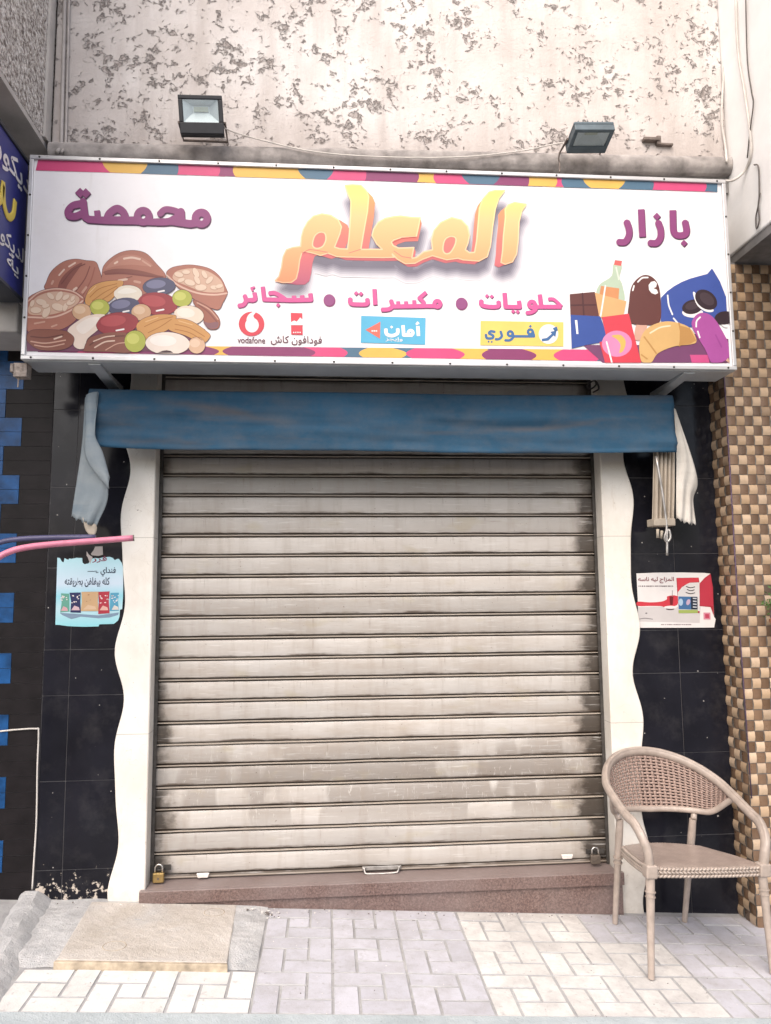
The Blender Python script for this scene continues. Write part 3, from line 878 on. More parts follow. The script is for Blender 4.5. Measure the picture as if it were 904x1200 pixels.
# ================================================================== SHUTTER
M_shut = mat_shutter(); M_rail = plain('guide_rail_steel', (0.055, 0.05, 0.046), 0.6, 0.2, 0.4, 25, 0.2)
M_galv = plain('galvanised_steel', (0.42, 0.40, 0.38), 0.4, 0.7, 0.25, 25)
sh = thing('rolling_shutter', 'closed dirty off-white steel rolling shutter with dark grime along its sides', 'shutter', (1.25, 0, 0))
mb = MB(); prof = []
n_s = 25
for k in range(n_s):
    z = k * PITCHZ
    # interlock: two rolled beads with deep grooves, then the gently bowed face
    prof += [(0.022, z + 0.0004), (0.022, z + 0.0062), (0.002, z + 0.0070), (-0.0045, z + 0.0095), (-0.0045, z + 0.0125), (0.001, z + 0.0152), (0.022, z + 0.0160), (0.022, z + 0.0232), (0.0005, z + 0.0240)]
    for s in (0.1, 0.3, 0.55, 0.8, 0.95):
        prof.append((-0.0045 * math.sin(math.pi * s) ** 0.8, z + 0.0240 + s * (PITCHZ - 0.0250)))
    prof.append((0.002, z + PITCHZ - 0.0008))
xsn = np.linspace(0.012, 2.552, 64); dent = bumpy(len(xsn), n_s, 16, 0.0028)
sag = [[dent[i, min(n_s - 1, int(z / PITCHZ))] for (y, z) in prof] for i in range(len(xsn))]
jz = [random.uniform(-0.0045, 0.0045) for _ in range(n_s + 1)]
rows = [[(x, y + 0.03 + sag[i][j], z + 0.052 * 0 + jz[min(n_s, int(z / PITCHZ))] * (x / 2.5 - 0.5)) for j, (y, z) in enumerate(prof)] for i, x in enumerate(xsn)]
rows = [[(p[0], p[1] - 0.03, p[2]) for p in r] for r in rows]
mb.grid(rows)
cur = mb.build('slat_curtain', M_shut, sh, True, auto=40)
mb = MB(); mb.box(0.03, 2.535, -0.016, 0.0, 0.002, 0.016); mb.box(0.03, 2.535, -0.020, -0.004, 0.016, 0.020); mb.build('bottom_bar', M_shut, sh, bevel=0.002)
for x0, x1 in ((0.0275, 0.046), (2.520, 2.5375)):
    mb = MB(); mb.box(x0, x1, -0.030, -0.022, -0.002, 2.8); mb.box(x0, x0 + 0.004, -0.022, 0.05, -0.002, 2.8) if x0 < 1 else mb.box(x1 - 0.004, x1, -0.022, 0.05, -0.002, 2.8)
    mb.build('guide_rail', M_rail, sh, bevel=0.001)
# pull handle
ha = at(427, 1017, y=-0.03); hb = at(468, 1014, y=-0.03)
mb = MB(); mb.box(ha[0] - 0.01, hb[0] + 0.012, -0.027, -0.0205, 0.010, 0.030)
for x in (ha[0], hb[0]): mb.lathe((x, -0.027, 0.021), (0, -1, 0), [(0, 0.009), (0.006, 0.008), (0.009, 0.003)], 12)
hp = mb.build('handle_plate', M_galv, sh, bevel=0.002)
mb = MB(); mb.tube(smoothpath([(ha[0], -0.034, 0.021), (ha[0] + 0.004, -0.046, 0.008), (ha[0] + 0.022, -0.052, 0.001), (hb[0] - 0.03, -0.052, 0.002), (hb[0] - 0.008, -0.046, 0.010), (hb[0] - 0.002, -0.034, 0.022)], 5), 0.0048, 8)
mb.build('pull_handle', M_galv, hp, True)
# lock tabs (hasp plates and broken white plastic stops)
M_stop = plain('white_plastic', (0.72, 0.66, 0.62), 0.5, var=0.1, scale=60)
for cx, cz in ((238, 1026), (665, 1004)):
    p = at(cx, cz, y=-0.03); mb = MB(); pts = []
    w = 0.034
    mb.hexa([(p[0] - w * .8, -0.034, p[2] - 0.012), (p[0] + w * .8, -0.034, p[2] - 0.012), (p[0] + w * .8, -0.0205, p[2] - 0.012), (p[0] - w * .8, -0.0205, p[2] - 0.012),
             (p[0] - w, -0.036, p[2] + 0.012), (p[0] + w, -0.036, p[2] + 0.012), (p[0] + w, -0.0205, p[2] + 0.012), (p[0] - w, -0.0205, p[2] + 0.012)])
    mb.build('stop_lug', M_stop, sh, bevel=0.004)
for x0, x1 in ((0.05, 0.135), (2.405, 2.51)):
    mb = MB(); mb.box(x0, x1, -0.028, -0.019, 0.052, 0.078)
    mb.tube([(x0 + 0.02, -0.022, 0.062), (x0 + 0.02, -0.05, 0.062), (x0 + 0.05, -0.05, 0.062), (x0 + 0.05, -0.022, 0.062)], 0.005, 8)
    mb.build('hasp', M_rail, sh, bevel=0.002)

M_brass = plain('dull_brass', (0.36, 0.25, 0.10), 0.4, 0.7, 0.25, 40); M_lockdark = plain('tarnished_lock', (0.17, 0.14, 0.115), 0.45, 0.6, 0.25, 40)
M_chrome = plain('worn_chrome', (0.6, 0.58, 0.55), 0.25, 0.9, 0.1)


def padlock(px_, py0, py1, w, m, label):
    p = at(px_, py1, y=-0.065); top = at(px_, py0, y=-0.065)
    h = top[2] - p[2]; t = thing('padlock', label, 'padlock', p, 'padlocks on the shutter')
    bh = h * 0.52; mb = MB(); mb.box(p[0] - w / 2, p[0] + w / 2, -0.078, -0.056, p[2], p[2] + bh)
    mb.build('lock_body', m, t, bevel=0.005, segs=3)
    mb = MB(); r = w * 0.33; zt = p[2] + h - r - 0.004
    pth = [(p[0] - r, -0.067, p[2] + bh - 0.004), (p[0] - r, -0.067, zt)] + [(p[0] - r * math.cos(a), -0.067, zt + r * math.sin(a)) for a in np.linspace(0.2, math.pi - 0.2, 9)] + [(p[0] + r, -0.067, zt), (p[0] + r, -0.067, p[2] + bh - 0.004)]
    mb.tube(pth, 0.0045, 8); mb.build('shackle', M_chrome, t, True)
    mb = MB(); mb.lathe((p[0], -0.078, p[2] + bh * 0.45), (0, -1, 0), [(0, 0.006), (0.0015, 0.006), (0.0016, 0.003)], 12); mb.build('keyhole', M_lockdark, t)


padlock(186, 1012, 1034, 0.058, M_brass, 'brass padlock hanging at the bottom left corner of the shutter')
padlock(698, 992, 1012, 0.054, M_lockdark, 'dark tarnished padlock hanging at the bottom right corner of the shutter')

# ================================================================== SIGNBOARD
YS = -0.55
sx0, sx1, szt, szb = -0.54, 3.142, 3.742, 2.671
sign = thing('signboard', 'wide white shop signboard with orange, purple and pink lettering, nuts and sweets', 'sign', (1.3, YS, szb))
M_alu = plain('white_aluminium', (0.55, 0.545, 0.55), 0.35, 0.35, 0.08, 9); M_alud = plain('grey_sheet', (0.52, 0.54, 0.555), 0.5, 0.3, 0.12, 4)
M_vinyl = mat_vinyl()
fw = 0.022
mb = MB()
mb.box(sx0, sx1, YS - 0.012, YS + 0.20, szb, szb + fw); mb.box(sx0, sx1, YS - 0.012, YS + 0.20, szt - fw, szt)
mb.box(sx0, sx0 + fw, YS - 0.011, YS + 0.20, szb + fw, szt - fw); mb.box(sx1 - fw, sx1, YS - 0.011, YS + 0.20, szb + fw, szt - fw)
fr = mb.build('frame', M_alu, sign, bevel=0.004)
scr = [(sx0 + 0.05 + k * (sx1 - sx0 - 0.1) / 12, YS - 0.012, z) for k in range(13) for z in (szb + fw / 2, szt - fw / 2)] + [(x, YS - 0.011, szb + k * (szt - szb) / 5) for k in range(1, 5) for x in (sx0 + fw / 2, sx1 - fw / 2)]
for q in scr:
    mb = MB(); mb.lathe(q, (0, -1, 0), [(0, 0.006), (0.003, 0.0045)], 8); mb.build('screw', M_rail, fr, True)
mb = MB(); mb.box(sx0 + 0.01, sx1 - 0.01, YS + 0.002, YS + 0.195, szb - 0.004, szb + 0.02); mb.build('bottom_panel', M_alud, sign)
mb = MB(); mb.box(sx0 + 0.02, sx1 - 0.02, YS + 0.15, YS + 0.19, szb + 0.03, szt - 0.03); mb.build('back_panel', M_alud, sign)
mb = MB(); nxp, nzp = 60, 20; rip = bumpy(nzp, nxp, 10, 0.0004)
mb.grid([[(sx0 + fw - 0.002 + (sx1 - sx0 - 2 * fw + 0.004) * j / (nxp - 1), YS + 0.001 + rip[i, j], szb + fw - 0.002 + (szt - szb - 2 * fw + 0.004) * i / (nzp - 1)) for j in range(nxp)] for i in range(nzp)])
mb.build('banner', M_vinyl, sign, True)
# brackets from the sign back to the wall, braces up to the overhang
for px0, py0, px1, py1 in ((108, 424, 134, 452), (812, 436, 772, 461)):
    a = at(px0, py0, z=2.66); b = at(px1, py1, z=2.65); mb = MB()
    a[1] = YS + 0.10 if a[1] > YS else a[1]
    mb.hexa([(b[0] - 0.03, YS + 0.02, 2.658), (b[0] + 0.03, YS + 0.02, 2.658), (b[0] + 0.03, YT - 0.002, 2.625), (b[0] - 0.03, YT - 0.002, 2.625), (b[0] - 0.03, YS + 0.02, 2.6655), (b[0] + 0.03, YS + 0.02, 2.6655), (b[0] + 0.03, YT - 0.002, 2.6655), (b[0] - 0.03, YT - 0.002, 2.6655)]); mb.build('bracket', M_alud, sign, bevel=0.001)
for x in (0.3, 2.4):
    mb = MB(); mb.box(x - 0.02, x + 0.02, YS + 0.19, YU + 0.12, 3.70, 3.74); mb.box(x - 0.02, x + 0.02, YU + 0.08, YU + 0.12, 3.74, 3.83); mb.build('bracket', M_alud, sign)
a = at(25, 433, y=YS + 0.05); mb = MB()
mb.box(a[0] - 0.03, a[0] + 0.035, YS + 0.03, YS + 0.09, szb - 0.075, szb - 0.005); mb.box(a[0] - 0.042, a[0] - 0.028, YS + 0.02, YS + 0.10, szb - 0.055, szb - 0.012); mb.tube([(a[0] - 0.01, YS + 0.05, szb - 0.07), (a[0] - 0.012, YS + 0.05, szb - 0.125)], 0.004, 6)
mb.build('corner_fixing', plain('crusty_fixing', (0.30, 0.25, 0.22), 0.9, 0, 0.45, 60, 0.8, 90), sign, bevel=0.008)
# a second thin tie rod beside the left bracket
mb = MB(); a = at(120, 432, z=2.665); b = at(131, 455, z=2.64); mb.tube([(-0.17, YS + 0.15, 2.668), (-0.165, YT - 0.003, 2.645)], 0.006, 8); mb.build('tie_rod', M_alu, sign, True)

PK, YE, TE, PU = ink('e2407f'), ink('f0b93a'), ink('4f7590'), ink('93396f')
# ---- coloured border bands
pr = Print(y=YS, step=0.0005)


def lineat(p, q, x): return p[1] + (q[1] - p[1]) * (x - p[0]) / (q[0] - p[0])


T0, T1, T2, T3 = (40, 184), (843, 221), (40, 199), (843, 222.0)
tt = lambda x: lineat((40, 182.5), (840, 211), x); tb = lambda x: lineat((40, 199.5), (840, 225), x)
segs = [(40, 58, TE), (44, 130, PK), (124, 186, YE), (165, 205, TE), (200, 250, PK), (245, 290, PU), (283, 356, YE), (353, 386, TE), (383, 424, PK), (420, 484, PU), (478, 522, YE),
        (518, 566, PK), (545, 615, TE), (578, 622, PU), (611, 645, YE), (640, 675, PK), (668, 692, TE), (687, 728, YE), (725, 765, TE), (757, 822, PK), (815, 841, TE)]
for k, (a, b, m) in enumerate(segs):
    lean = (6, -5, 9, -7, 4)[k % 5]; bow = (3, -2, 0)[k % 3]
    xa, xb = max(40, a), min(841, b + 14)
    bw = (9, -8, 6, -10, 8)[(k * 3) % 5]
    left = [(xa + 2 + lean * (1 - q) * 0.8 + bw * math.sin(math.pi * (0.15 + 0.6 * q)) * (0.4 if xa < 46 else 1) * (1 if xa >= 46 or bw > 0 else 0), tb(xa) + (tt(xa) - tb(xa)) * q) for q in np.linspace(0, 1, 9)]
    pr.poly(left + [(xb, tt(xb)), (xb, tb(xb))], m, 1 + 0.12 * k)
pr.build('border_stripes', sign)
pr = Print(y=YS, step=0.0005)
bt = lambda x: lineat((40, 404), (850, 411), x); bbm = lambda x: lineat((36, 412.5), (852, 425.5), x)
bsegs = [(36, 90, PU), (85, 180, PK), (170, 248, PU), (240, 288, YE), (272, 365, PU), (355, 405, PK), (398, 440, TE), (432, 466, YE), (460, 494, TE), (487, 535, PK), (530, 576, YE), (570, 585, TE), (576, 620, PU), (612, 666, YE), (660, 698, PK), (690, 708, TE), (700, 760, PU), (750, 852, PU), (808, 832, PK)]
for k, (a, b, m) in enumerate(bsegs):
    lean = (9, 5, -6, 11, -4)[k % 5]; top = lambda x: bt(x) + (0 if x < 640 else 0)
    bw = (10, 7, -8, 11, -9)[k % 5] * (0 if a < 60 else 1)
    pr.poly([(a + lean * (1 - q) + bw * math.sin(math.pi * q), bbm(a) + (bt(a) - bbm(a)) * q) for q in np.linspace(0, 1, 9)] + [(min(852, b + 14), bt(min(852, b + 14))), (min(852, b + 14), bbm(min(852, b + 14)))], m, 0.6 + 0.1 * k)
pr.build('border_stripes', sign)

# ---- big purple words at both ends
PUR, PURD = ink('96407f'), ink('5c2a55')


def C(pts, ox, oy, s): return [(ox + x / s, oy + y / s) for x, y in pts]


def word(name, strokes, polys, holes, col, dark, sh=(0.8, 1.6), grow=0.0, rnd=False):
    p = Print(y=YS)
    lp = shape_loops(strokes, polys, holes, grow)
    p.loops([[(x + sh[0], y + sh[1]) for x, y in l] for l in lp], dark, 2); p.loops([[(x + sh[0] * .5, y + sh[1] * .5) for x, y in l] for l in lp], dark, 3); p.loops(lp, col, 4)
    p.build(name, sign)


def circ(cx, cy, r, n=20, a0=0, a1=360): return [(cx + r * math.cos(rad(a0 + (a1 - a0) * k / n)), cy + r * math.sin(rad(a0 + (a1 - a0) * k / n))) for k in range(n + 1)]


def dia(cx, cy, r): return [(cx, cy - r), (cx + r, cy), (cx, cy + r), (cx - r, cy)]


k5 = lambda p: C(p, 60, 210, 4.52)
W5 = 21 / 4.52
word('left_word', [
    (k5(circ(796, 206, 30)), W5, True), (k5([(780, 228), (740, 236), (705, 232), (690, 215), (688, 172)]), W5 * .95, True),
    (k5(smoothpath([(578, 182), (605, 160), (650, 165), (688, 180)], 5)), W5 * .8, True), (k5(smoothpath([(688, 185), (660, 205), (620, 224), (560, 226)], 5)), W5 * .9, True),
    (k5([(690, 232), (640, 224), (540, 226), (455, 222)]), W5 * .85, True), (k5(circ(488, 196, 29)), W5, True), (k5([(455, 218), (400, 218), (300, 216)]), W5, True),
    (k5(smoothpath([(295, 214), (310, 180), (350, 155), (385, 178), (392, 215)], 6)), W5 * .95, True), (k5([(300, 218), (200, 212), (180, 200), (170, 118)]), W5 * .9, True), (k5([(243, 165), (248, 212)]), W5 * .75),
    (k5(smoothpath([(165, 128), (120, 138), (92, 165), (95, 192), (130, 196), (168, 180)], 6)), W5 * .92, True)],
    [k5(dia(154, 72, 27)), k5(dia(184, 74, 27))], [k5(circ(796, 208, 11)), k5(circ(488, 197, 12)), k5([(330, 186), (348, 178), (360, 184), (350, 190)]), k5([(112, 162), (128, 153), (140, 158), (125, 166)])], PUR, PURD)
k8 = lambda p: C(p, 710, 230, 7.533)
W8 = 29 / 7.533
word('right_word', [
    (k8([(592, 122)] + smoothpath([(594, 200), (598, 300), (620, 338), (660, 346), (700, 336), (714, 300), (700, 222)], 6)), W8), (k8([(313, 114), (325, 358)]), W8),
    (k8(smoothpath([(462, 228), (484, 290), (484, 360), (450, 410), (388, 412)], 6)), W8), (k8(smoothpath([(184, 222), (206, 290), (204, 350), (170, 402), (112, 404)], 6)), W8)],
    [k8(dia(692, 414, 31)), k8(dia(452, 178, 34))], [], PUR, PURD, (0.7, 1.0))

# ---- the three pink words with round separators
MG, MGD, DOT = ink('e0559c'), ink('9b3a78'), ink('9c4a86')
k6 = lambda p: C(p, 270, 330, 4.52); k7 = lambda p: C(p, 400, 330, 3.229)
W6 = 11.5 / 4.52
dots2 = lambda k, a, b: [k(dia(*a)), k(dia(*b))]
word('pink_word', [(k6([(424, 62), (428, 96), (330, 98), (180, 94), (172, 26)]), W6), (k6([(380, 72), (382, 96)]), W6), (k6([(337, 74), (338, 96)]), W6),
                   (k6(smoothpath([(205, 62), (235, 60), (270, 78), (295, 96)], 4)), W6), (k6(smoothpath([(128, 58), (132, 92), (110, 100)], 4)), W6), (k6([(128, 96), (95, 98)]), W6),
                   (k6(smoothpath([(76, 72), (84, 100), (70, 122), (44, 128)], 5)), W6), (k6([(118, 46), (112, 34), (126, 30)]), W6 * .5, True)],
     [k6(dia(254, 124, 12))], [], MG, MGD, (0.5, 0.9))
word('pink_word', [(k7(circ(364, 84, 11)), 8 / 3.229, True), (k7([(356, 92), (312, 92), (312, 78), (296, 62), (322, 40)]), 7.5 / 3.229), (k7([(312, 92), (198, 94)]), 8 / 3.229),
                   (k7([(276, 70), (277, 92)]), 7 / 3.229), (k7([(245, 74), (246, 92)]), 7 / 3.229), (k7([(215, 74), (216, 92)]), 7 / 3.229),
                   (k7(smoothpath([(188, 70), (194, 92), (180, 104), (152, 106)], 5)), 8 / 3.229), (k7([(126, 28), (129, 88)]), 8 / 3.229),
                   (k7(smoothpath([(34, 62), (36, 82), (62, 86), (98, 84), (98, 64)], 4)), 8 / 3.229)],
     dots2(k7, (57, 44, 9), (75, 46, 9)), [k7(circ(364, 84, 3.6))], MG, MGD, (0.5, 0.9))
word('pink_word', [(k7(smoothpath([(784, 66), (802, 66), (818, 78), (834, 94)], 4)), 6.5 / 3.229), (k7([(834, 95), (776, 95)]), 8 / 3.229), (k7([(776, 95), (757, 95), (751, 48)]), 8 / 3.229),
                   (k7(circ(722, 86, 11)), 7.5 / 3.229, True), (k7(smoothpath([(734, 84), (736, 104), (720, 116), (700, 118)], 4)), 7.5 / 3.229), (k7([(738, 96), (762, 96)]), 7 / 3.229),
                   (k7([(672, 72), (676, 96), (622, 95), (618, 42)]), 8 / 3.229), (k7(smoothpath([(530, 70), (532, 88), (560, 95), (594, 93), (595, 74)], 4)), 8 / 3.229)],
     dots2(k7, (651, 113, 8), (668, 114, 8)) + dots2(k7, (552, 54, 8), (570, 56, 8)), [k7(circ(722, 86, 3.4))], MG, MGD, (0.5, 0.9))
for cx, cy in ((386, 351.5), (541, 355.5)):
    p = Print(y=YS); p.ell(cx + .4, cy + .9, 7, 7, 0, MGD, 2); p.ell(cx, cy, 6.6, 6.8, 0, DOT, 3); p.build('separator_dot', sign)

# ---- central orange lettering drawn as thick folded ribbons
k3 = lambda p: C(p, 310, 200, 5.65); k4 = lambda p: C(p, 460, 200, 5.318)
pA = k3([(70, 728), (95, 700), (112, 640), (122, 570), (145, 522), (190, 506), (240, 500), (243, 440), (257, 388), (285, 338), (325, 300), (382, 284), (440, 294), (490, 325), (512, 372), (500, 420), (480, 470), (466, 505), (500, 516), (550, 518),
         (560, 440), (570, 300), (573, 200), (556, 160), (535, 96), (585, 92), (640, 96), (676, 132), (692, 172), (684, 270), (664, 380), (640, 520), (780, 520), (742, 484), (712, 430), (722, 388), (752, 342), (800, 314), (860, 302), (904, 298)])
pB = k4([(120, 290), (176, 292), (160, 370), (150, 412), (60, 415), (10, 432), (-5, 445), (5, 466), (40, 482), (135, 478), (122, 545), (150, 540), (195, 505), (250, 492), (243, 430), (258, 372), (300, 322), (370, 290), (432, 306), (470, 346), (482, 402), (472, 452), (456, 492), (480, 510), (512, 508),
         (524, 440), (534, 330), (542, 236), (562, 178), (602, 132), (640, 122), (702, 122), (664, 172), (642, 240), (626, 350), (612, 470), (592, 536), (540, 564), (440, 556), (410, 546), (340, 556), (290, 542), (250, 530), (190, 552), (140, 578), (80, 580), (30, 552), (0, 520)])
pC = k3([(860, 574), (780, 576), (640, 574), (480, 570), (420, 546), (372, 562), (320, 546), (270, 534), (248, 548), (235, 592), (226, 660), (212, 716), (180, 740), (120, 742)])
main = pA + pB + pC
alef = k4([(702, 240), (722, 212), (762, 196), (836, 208), (808, 250), (790, 320), (786, 430), (775, 520), (750, 568), (704, 584), (676, 572), (686, 500), (692, 400), (704, 290)])
h1 = k3([(320, 482), (335, 432), (368, 408), (400, 416), (406, 458), (386, 500), (350, 514), (326, 504)]); h2 = k4([(316, 490), (328, 432), (362, 410), (394, 420), (390, 460), (362, 508), (332, 516)])
ov = lambda pts: smoothpath(pts, 3, True)
lp_f = shape_loops([], [main, alef], [ov(h1), ov(h2)], 0.0, 0.4)
lp_o = shape_loops([], [main, alef], [ov(h1), ov(h2)], 0.55, 0.4)
lp_s = shape_loops([], [main, alef], [], 0.0, 0.5)
pr = Print(y=YS, step=0.0007)
zc = lambda py: at(475, py, y=YS)[2]
M_face = mat_grad('orange_face_print', zc(334), zc(214), [(0.0, (0.80, 0.24, 0.12)), (0.35, (0.83, 0.36, 0.17)), (0.65, (0.85, 0.47, 0.22)), (1.0, (0.86, 0.64, 0.16))])
M_rim = mat_grad('pale_rim_print', zc(334), zc(214), [(0.0, (0.85, 0.42, 0.26)), (0.5, (0.86, 0.55, 0.32)), (1.0, (0.86, 0.72, 0.26))])
M_side = mat_grad('red_side_print', zc(334), zc(214), [(0.0, (0.42, 0.10, 0.16)), (0.45, (0.66, 0.17, 0.14)), (0.8, (0.74, 0.29, 0.12)), (1.0, (0.78, 0.45, 0.14))])
# soft printed drop shadow: nested tints
cx0, cy0 = 478, 300
shl = [[(cx0 + (x - cx0) * 0.955 + 2, cy0 + (y - cy0) * 0.90 + 13) for x, y in l] for l in lp_s]
for k, (g, hx) in enumerate(((11, 'e6e2e8'), (9, 'd6d2da'), (7, 'c4bfca'), (5, 'b0abb7'), (3, '9c96a4'), (1, '898392'), (-1, '7a7484'))):
    S = shape_loops([], [l for l in shl if len(l) > 12], [], g, 0.6); pr.loops(S, ink(hx), 1 + 0.5 * k)
nl = 7
for k in range(nl):
    f = 0.905 + 0.095 * (k + 0) / nl
    pr.loops([[(cx0 + (x - cx0) * f + (1 - f) * 30, cy0 + (y - cy0) * (f * 0.5 + 0.5) + (1 - f) * 42) for x, y in l] for l in lp_s], M_side, 5 + 0.4 * k)
pr.loops(lp_o, M_rim, 8.4); pr.loops(shape_loops([], [main, alef], [ov(h1), ov(h2)], -1.0, 0.4), M_face, 9.2)
# fold creases of the ribbons
for pts in (k3([(250, 545), (300, 520), (420, 540)]), k3([(640, 520), (560, 545)]), k4([(150, 412), (60, 418), (0, 446)]), k4([(120, 545), (60, 535), (10, 500)])):
    pr.stroke(pts, 0.35, M_side, 9.8)
pr.build('orange_lettering', sign)

# ---- payment marks under the words
RD, WH = ink('e23a4e'), ink('f7f3f2')
pr = Print(y=YS)
pr.ell(295, 379.5, 15, 14.3, 0, RD, 2); pr.ell(295.5, 381, 8.0, 8.6, 0, WH, 3); pr.poly([(289.5, 376), (291, 369.5), (297, 365.3), (300, 366), (297.2, 370), (298, 374)], WH, 3.3, 4)
pr.text('vodafone', (278.5, 394.5, 311, 402), ink('6d3a4a'), 2, 0.012, 0.02); pr.build('red_round_mark', sign)
pr = Print(y=YS)
pr.poly([(341, 366.5), (354.5, 367), (355, 392.5), (341.5, 392)], RD, 2); pr.poly([(340.5, 378), (345, 375.5), (348, 377), (352, 372), (355.5, 375), (355.5, 381), (340.5, 381)], WH, 3)
for k in range(4): pr.ell(344.4 + k * 2.5, 389.5, 0.8, 0.8, 0, WH, 3)
pr.text('فودافون كاش', (317.5, 393, 377.5, 404), ink('6d3a4a'), 2, 0.012, 0.02); pr.build('wallet_mark', sign)
CY = ink('4db8e0')
pr = Print(y=YS)
pr.poly([(423.5, 370), (499, 372.5), (498.5, 404), (423, 401.5)], CY, 2); pr.poly([(428.5, 386.5), (446, 377), (445.5, 397)], ink('ef6a56'), 3, 0)
wa = 2.05
pr.loops(shape_loops([(k7([(290, 168), (293, 206)]), wa), (k7([(284, 160), (289, 153), (294, 158), (285, 163)]), 0.7, True), (k7(circ(263, 194, 9)), wa * .9, True), (k7([(270, 203), (237, 202), (234, 165)]), wa), (k7(smoothpath([(214, 178), (213, 196), (192, 205), (172, 198), (169, 178)], 4)), wa)], [k7(dia(191, 172, 6))]), WH, 3); pr.text('وإيجز', (452, 395, 472, 400.5), WH, 3, 0.01, 0.02)
for k in range(3): pr.ell(436.5 + k * 2.4, 387.8, 1.1, 0.8, 0, WH, 3.6)
pr.build('sky_blue_mark', sign)
YL, BL = ink('f6cf55'), ink('3c6fa8')
pr = Print(y=YS)
pr.poly([(563.5, 376), (660.5, 377.5), (660.5, 406), (563, 404.5)], YL, 2)
pr.ell(643, 391.5, 11.5, 11.5, 0, WH, 3); pr.poly([(635, 397), (641, 396), (647, 391), (645, 389), (652.5, 387), (651, 395), (649, 393), (643, 399), (635.5, 400)], BL, 4); pr.poly([(648, 384.5), (653, 382.5), (654, 387.5), (650, 388)], BL, 4)
w7 = 4.2 / 3.229 * 1.15
pr.loops(shape_loops([(k7(circ(716, 190, 9)), w7, True), (k7([(726, 190), (730, 207), (655, 207)]), w7, True), (k7(circ(640, 197, 9)), w7, True), (k7(smoothpath([(650, 197), (650, 212), (638, 222), (622, 222)], 4)), w7, True),
                      (k7(smoothpath([(604, 190), (608, 206), (598, 217), (586, 218)], 4)), w7, True), (k7(smoothpath([(580, 190), (566, 188), (560, 196), (575, 204), (572, 214), (552, 214), (548, 202)], 4)), w7, True)],
                     [k7(dia(716, 169, 6)), k7(dia(558, 227, 4.5)), k7(dia(570, 228, 4.5))]), BL, 3)
pr.build('yellow_mark', sign)

# ---- printed nuts
kA = lambda p: C(p, 25, 285, 6.954); kB = lambda p: C(p, 145, 285, 6.954); kO = lambda x, y: (x / 3.229, 160 + y / 3.229)
OUT = ink('5d2f3c')
clipx = lambda pts: [(max(x, 31.5 + 0.0), min(y, 411.6 + (x - 36) * 0.016)) for x, y in pts]


def nut(name, outline, fillc, details, layer, smooth=5, outc=None):
    """one printed nut: dark outline, flat colour, drawn details (points, kind, colour)"""
    p = Print(y=YS, step=0.0006); pts = clipx(smoothpath(outline, smooth, True) if smooth else outline)
    p.loops(shape_loops([], [pts], [], 0.45, 0.3), outc or OUT, layer); p.loops([pts], fillc, layer + 0.4)
    for k, d in enumerate(details):
        if d[0] == 's': p.stroke(clipx(d[1]), d[2], d[3], layer + 0.8 + 0.02 * k, True, 4)
        elif d[0] == 'p': p.loops([clipx(smoothpath(d[1], 4, True))], d[2], layer + 0.7 + 0.02 * k)
        elif d[0] == 'e': p.ell(*d[1], d[2], layer + 0.72 + 0.02 * k)
    p.build(name, nuts)


bp = Print(y=YS, step=0.0006)
bp.loops([clipx(kA([(42, 700), (120, 650), (500, 600), (900, 700), (1500, 700), (1500, 868), (900, 882), (42, 884)]))], ink('7a4360'), 3.2)
nuts = bp.build('nut_picture', sign)
BR1, BR2, BR3, BR4 = ink('b5735f'), ink('8f5146'), ink('d3a08a'), ink('e6c4b0')
nut('walnut', kA([(195, 372), (205, 320), (240, 240), (300, 180), (370, 142), (450, 130), (530, 142), (604, 152), (632, 205), (655, 300), (620, 420), (520, 470), (300, 440)]), BR1,
    [('p', kA([(300, 360), (340, 270), (430, 190), (500, 160), (440, 250), (380, 340), (350, 400)]), BR2), ('s', kA([(330, 330), (420, 220), (520, 170)]), 0.7, ink('7d453e')), ('s', kA([(440, 400), (520, 290), (560, 190)]), 0.7, BR2), ('s', kA([(500, 430), (570, 300), (600, 200)]), 0.8, ink('a5604f')),
     ('s', kA([(310, 260), (350, 215)]), 1.0, BR4), ('s', kA([(390, 190), (440, 160)]), 1.0, BR4), ('s', kA([(430, 380), (450, 365)]), 1.4, BR4), ('s', kA([(500, 400), (530, 360)]), 1.4, BR3), ('s', kA([(250, 330), (260, 310)]), 1.3, BR3)], 4)
kOo = lambda p: [kO(*q) for q in p]
nut('walnut', kOo([(388, 512), (405, 475), (450, 442), (500, 431), (552, 442), (592, 482), (628, 528), (610, 570), (540, 610), (400, 590)]), BR1,
    [('p', kOo([(392, 512), (440, 500), (520, 505), (600, 525), (625, 530), (560, 528), (470, 520), (410, 522)]), BR2), ('s', kOo([(400, 520), (470, 518), (560, 528), (615, 532)]), 1.1, ink('86473f')), ('p', kOo([(400, 500), (450, 455), (520, 450), (580, 490), (500, 485), (440, 490)]), ink('c0816c')),
     ('s', kOo([(470, 462), (500, 458), (530, 464)]), 1.2, BR4), ('s', kOo([(435, 480), (445, 474)]), 1.1, BR4), ('s', kOo([(450, 545), (480, 540)]), 1.3, BR4), ('s', kOo([(510, 548), (530, 552)]), 1.4, BR3), ('s', kOo([(420, 560), (440, 566)]), 1.2, BR3), ('s', kOo([(540, 470), (570, 490)]), 1.0, BR3), ('s', kOo([(480, 535), (500, 530)]), 0.6, BR2)], 4.2)
kern = ink('d9b096'); kern2 = ink('e9cdb4'); kern3 = ink('c39a80')
det = [('p', kB([(400, 270), (440, 225), (560, 205), (690, 230), (790, 300), (820, 380), (790, 400), (650, 395), (500, 340), (420, 305)]), kern), ('s', kB([(352, 262), (450, 345), (600, 405), (740, 420), (842, 408)]), 1.0, ink('e4b9a4'))]
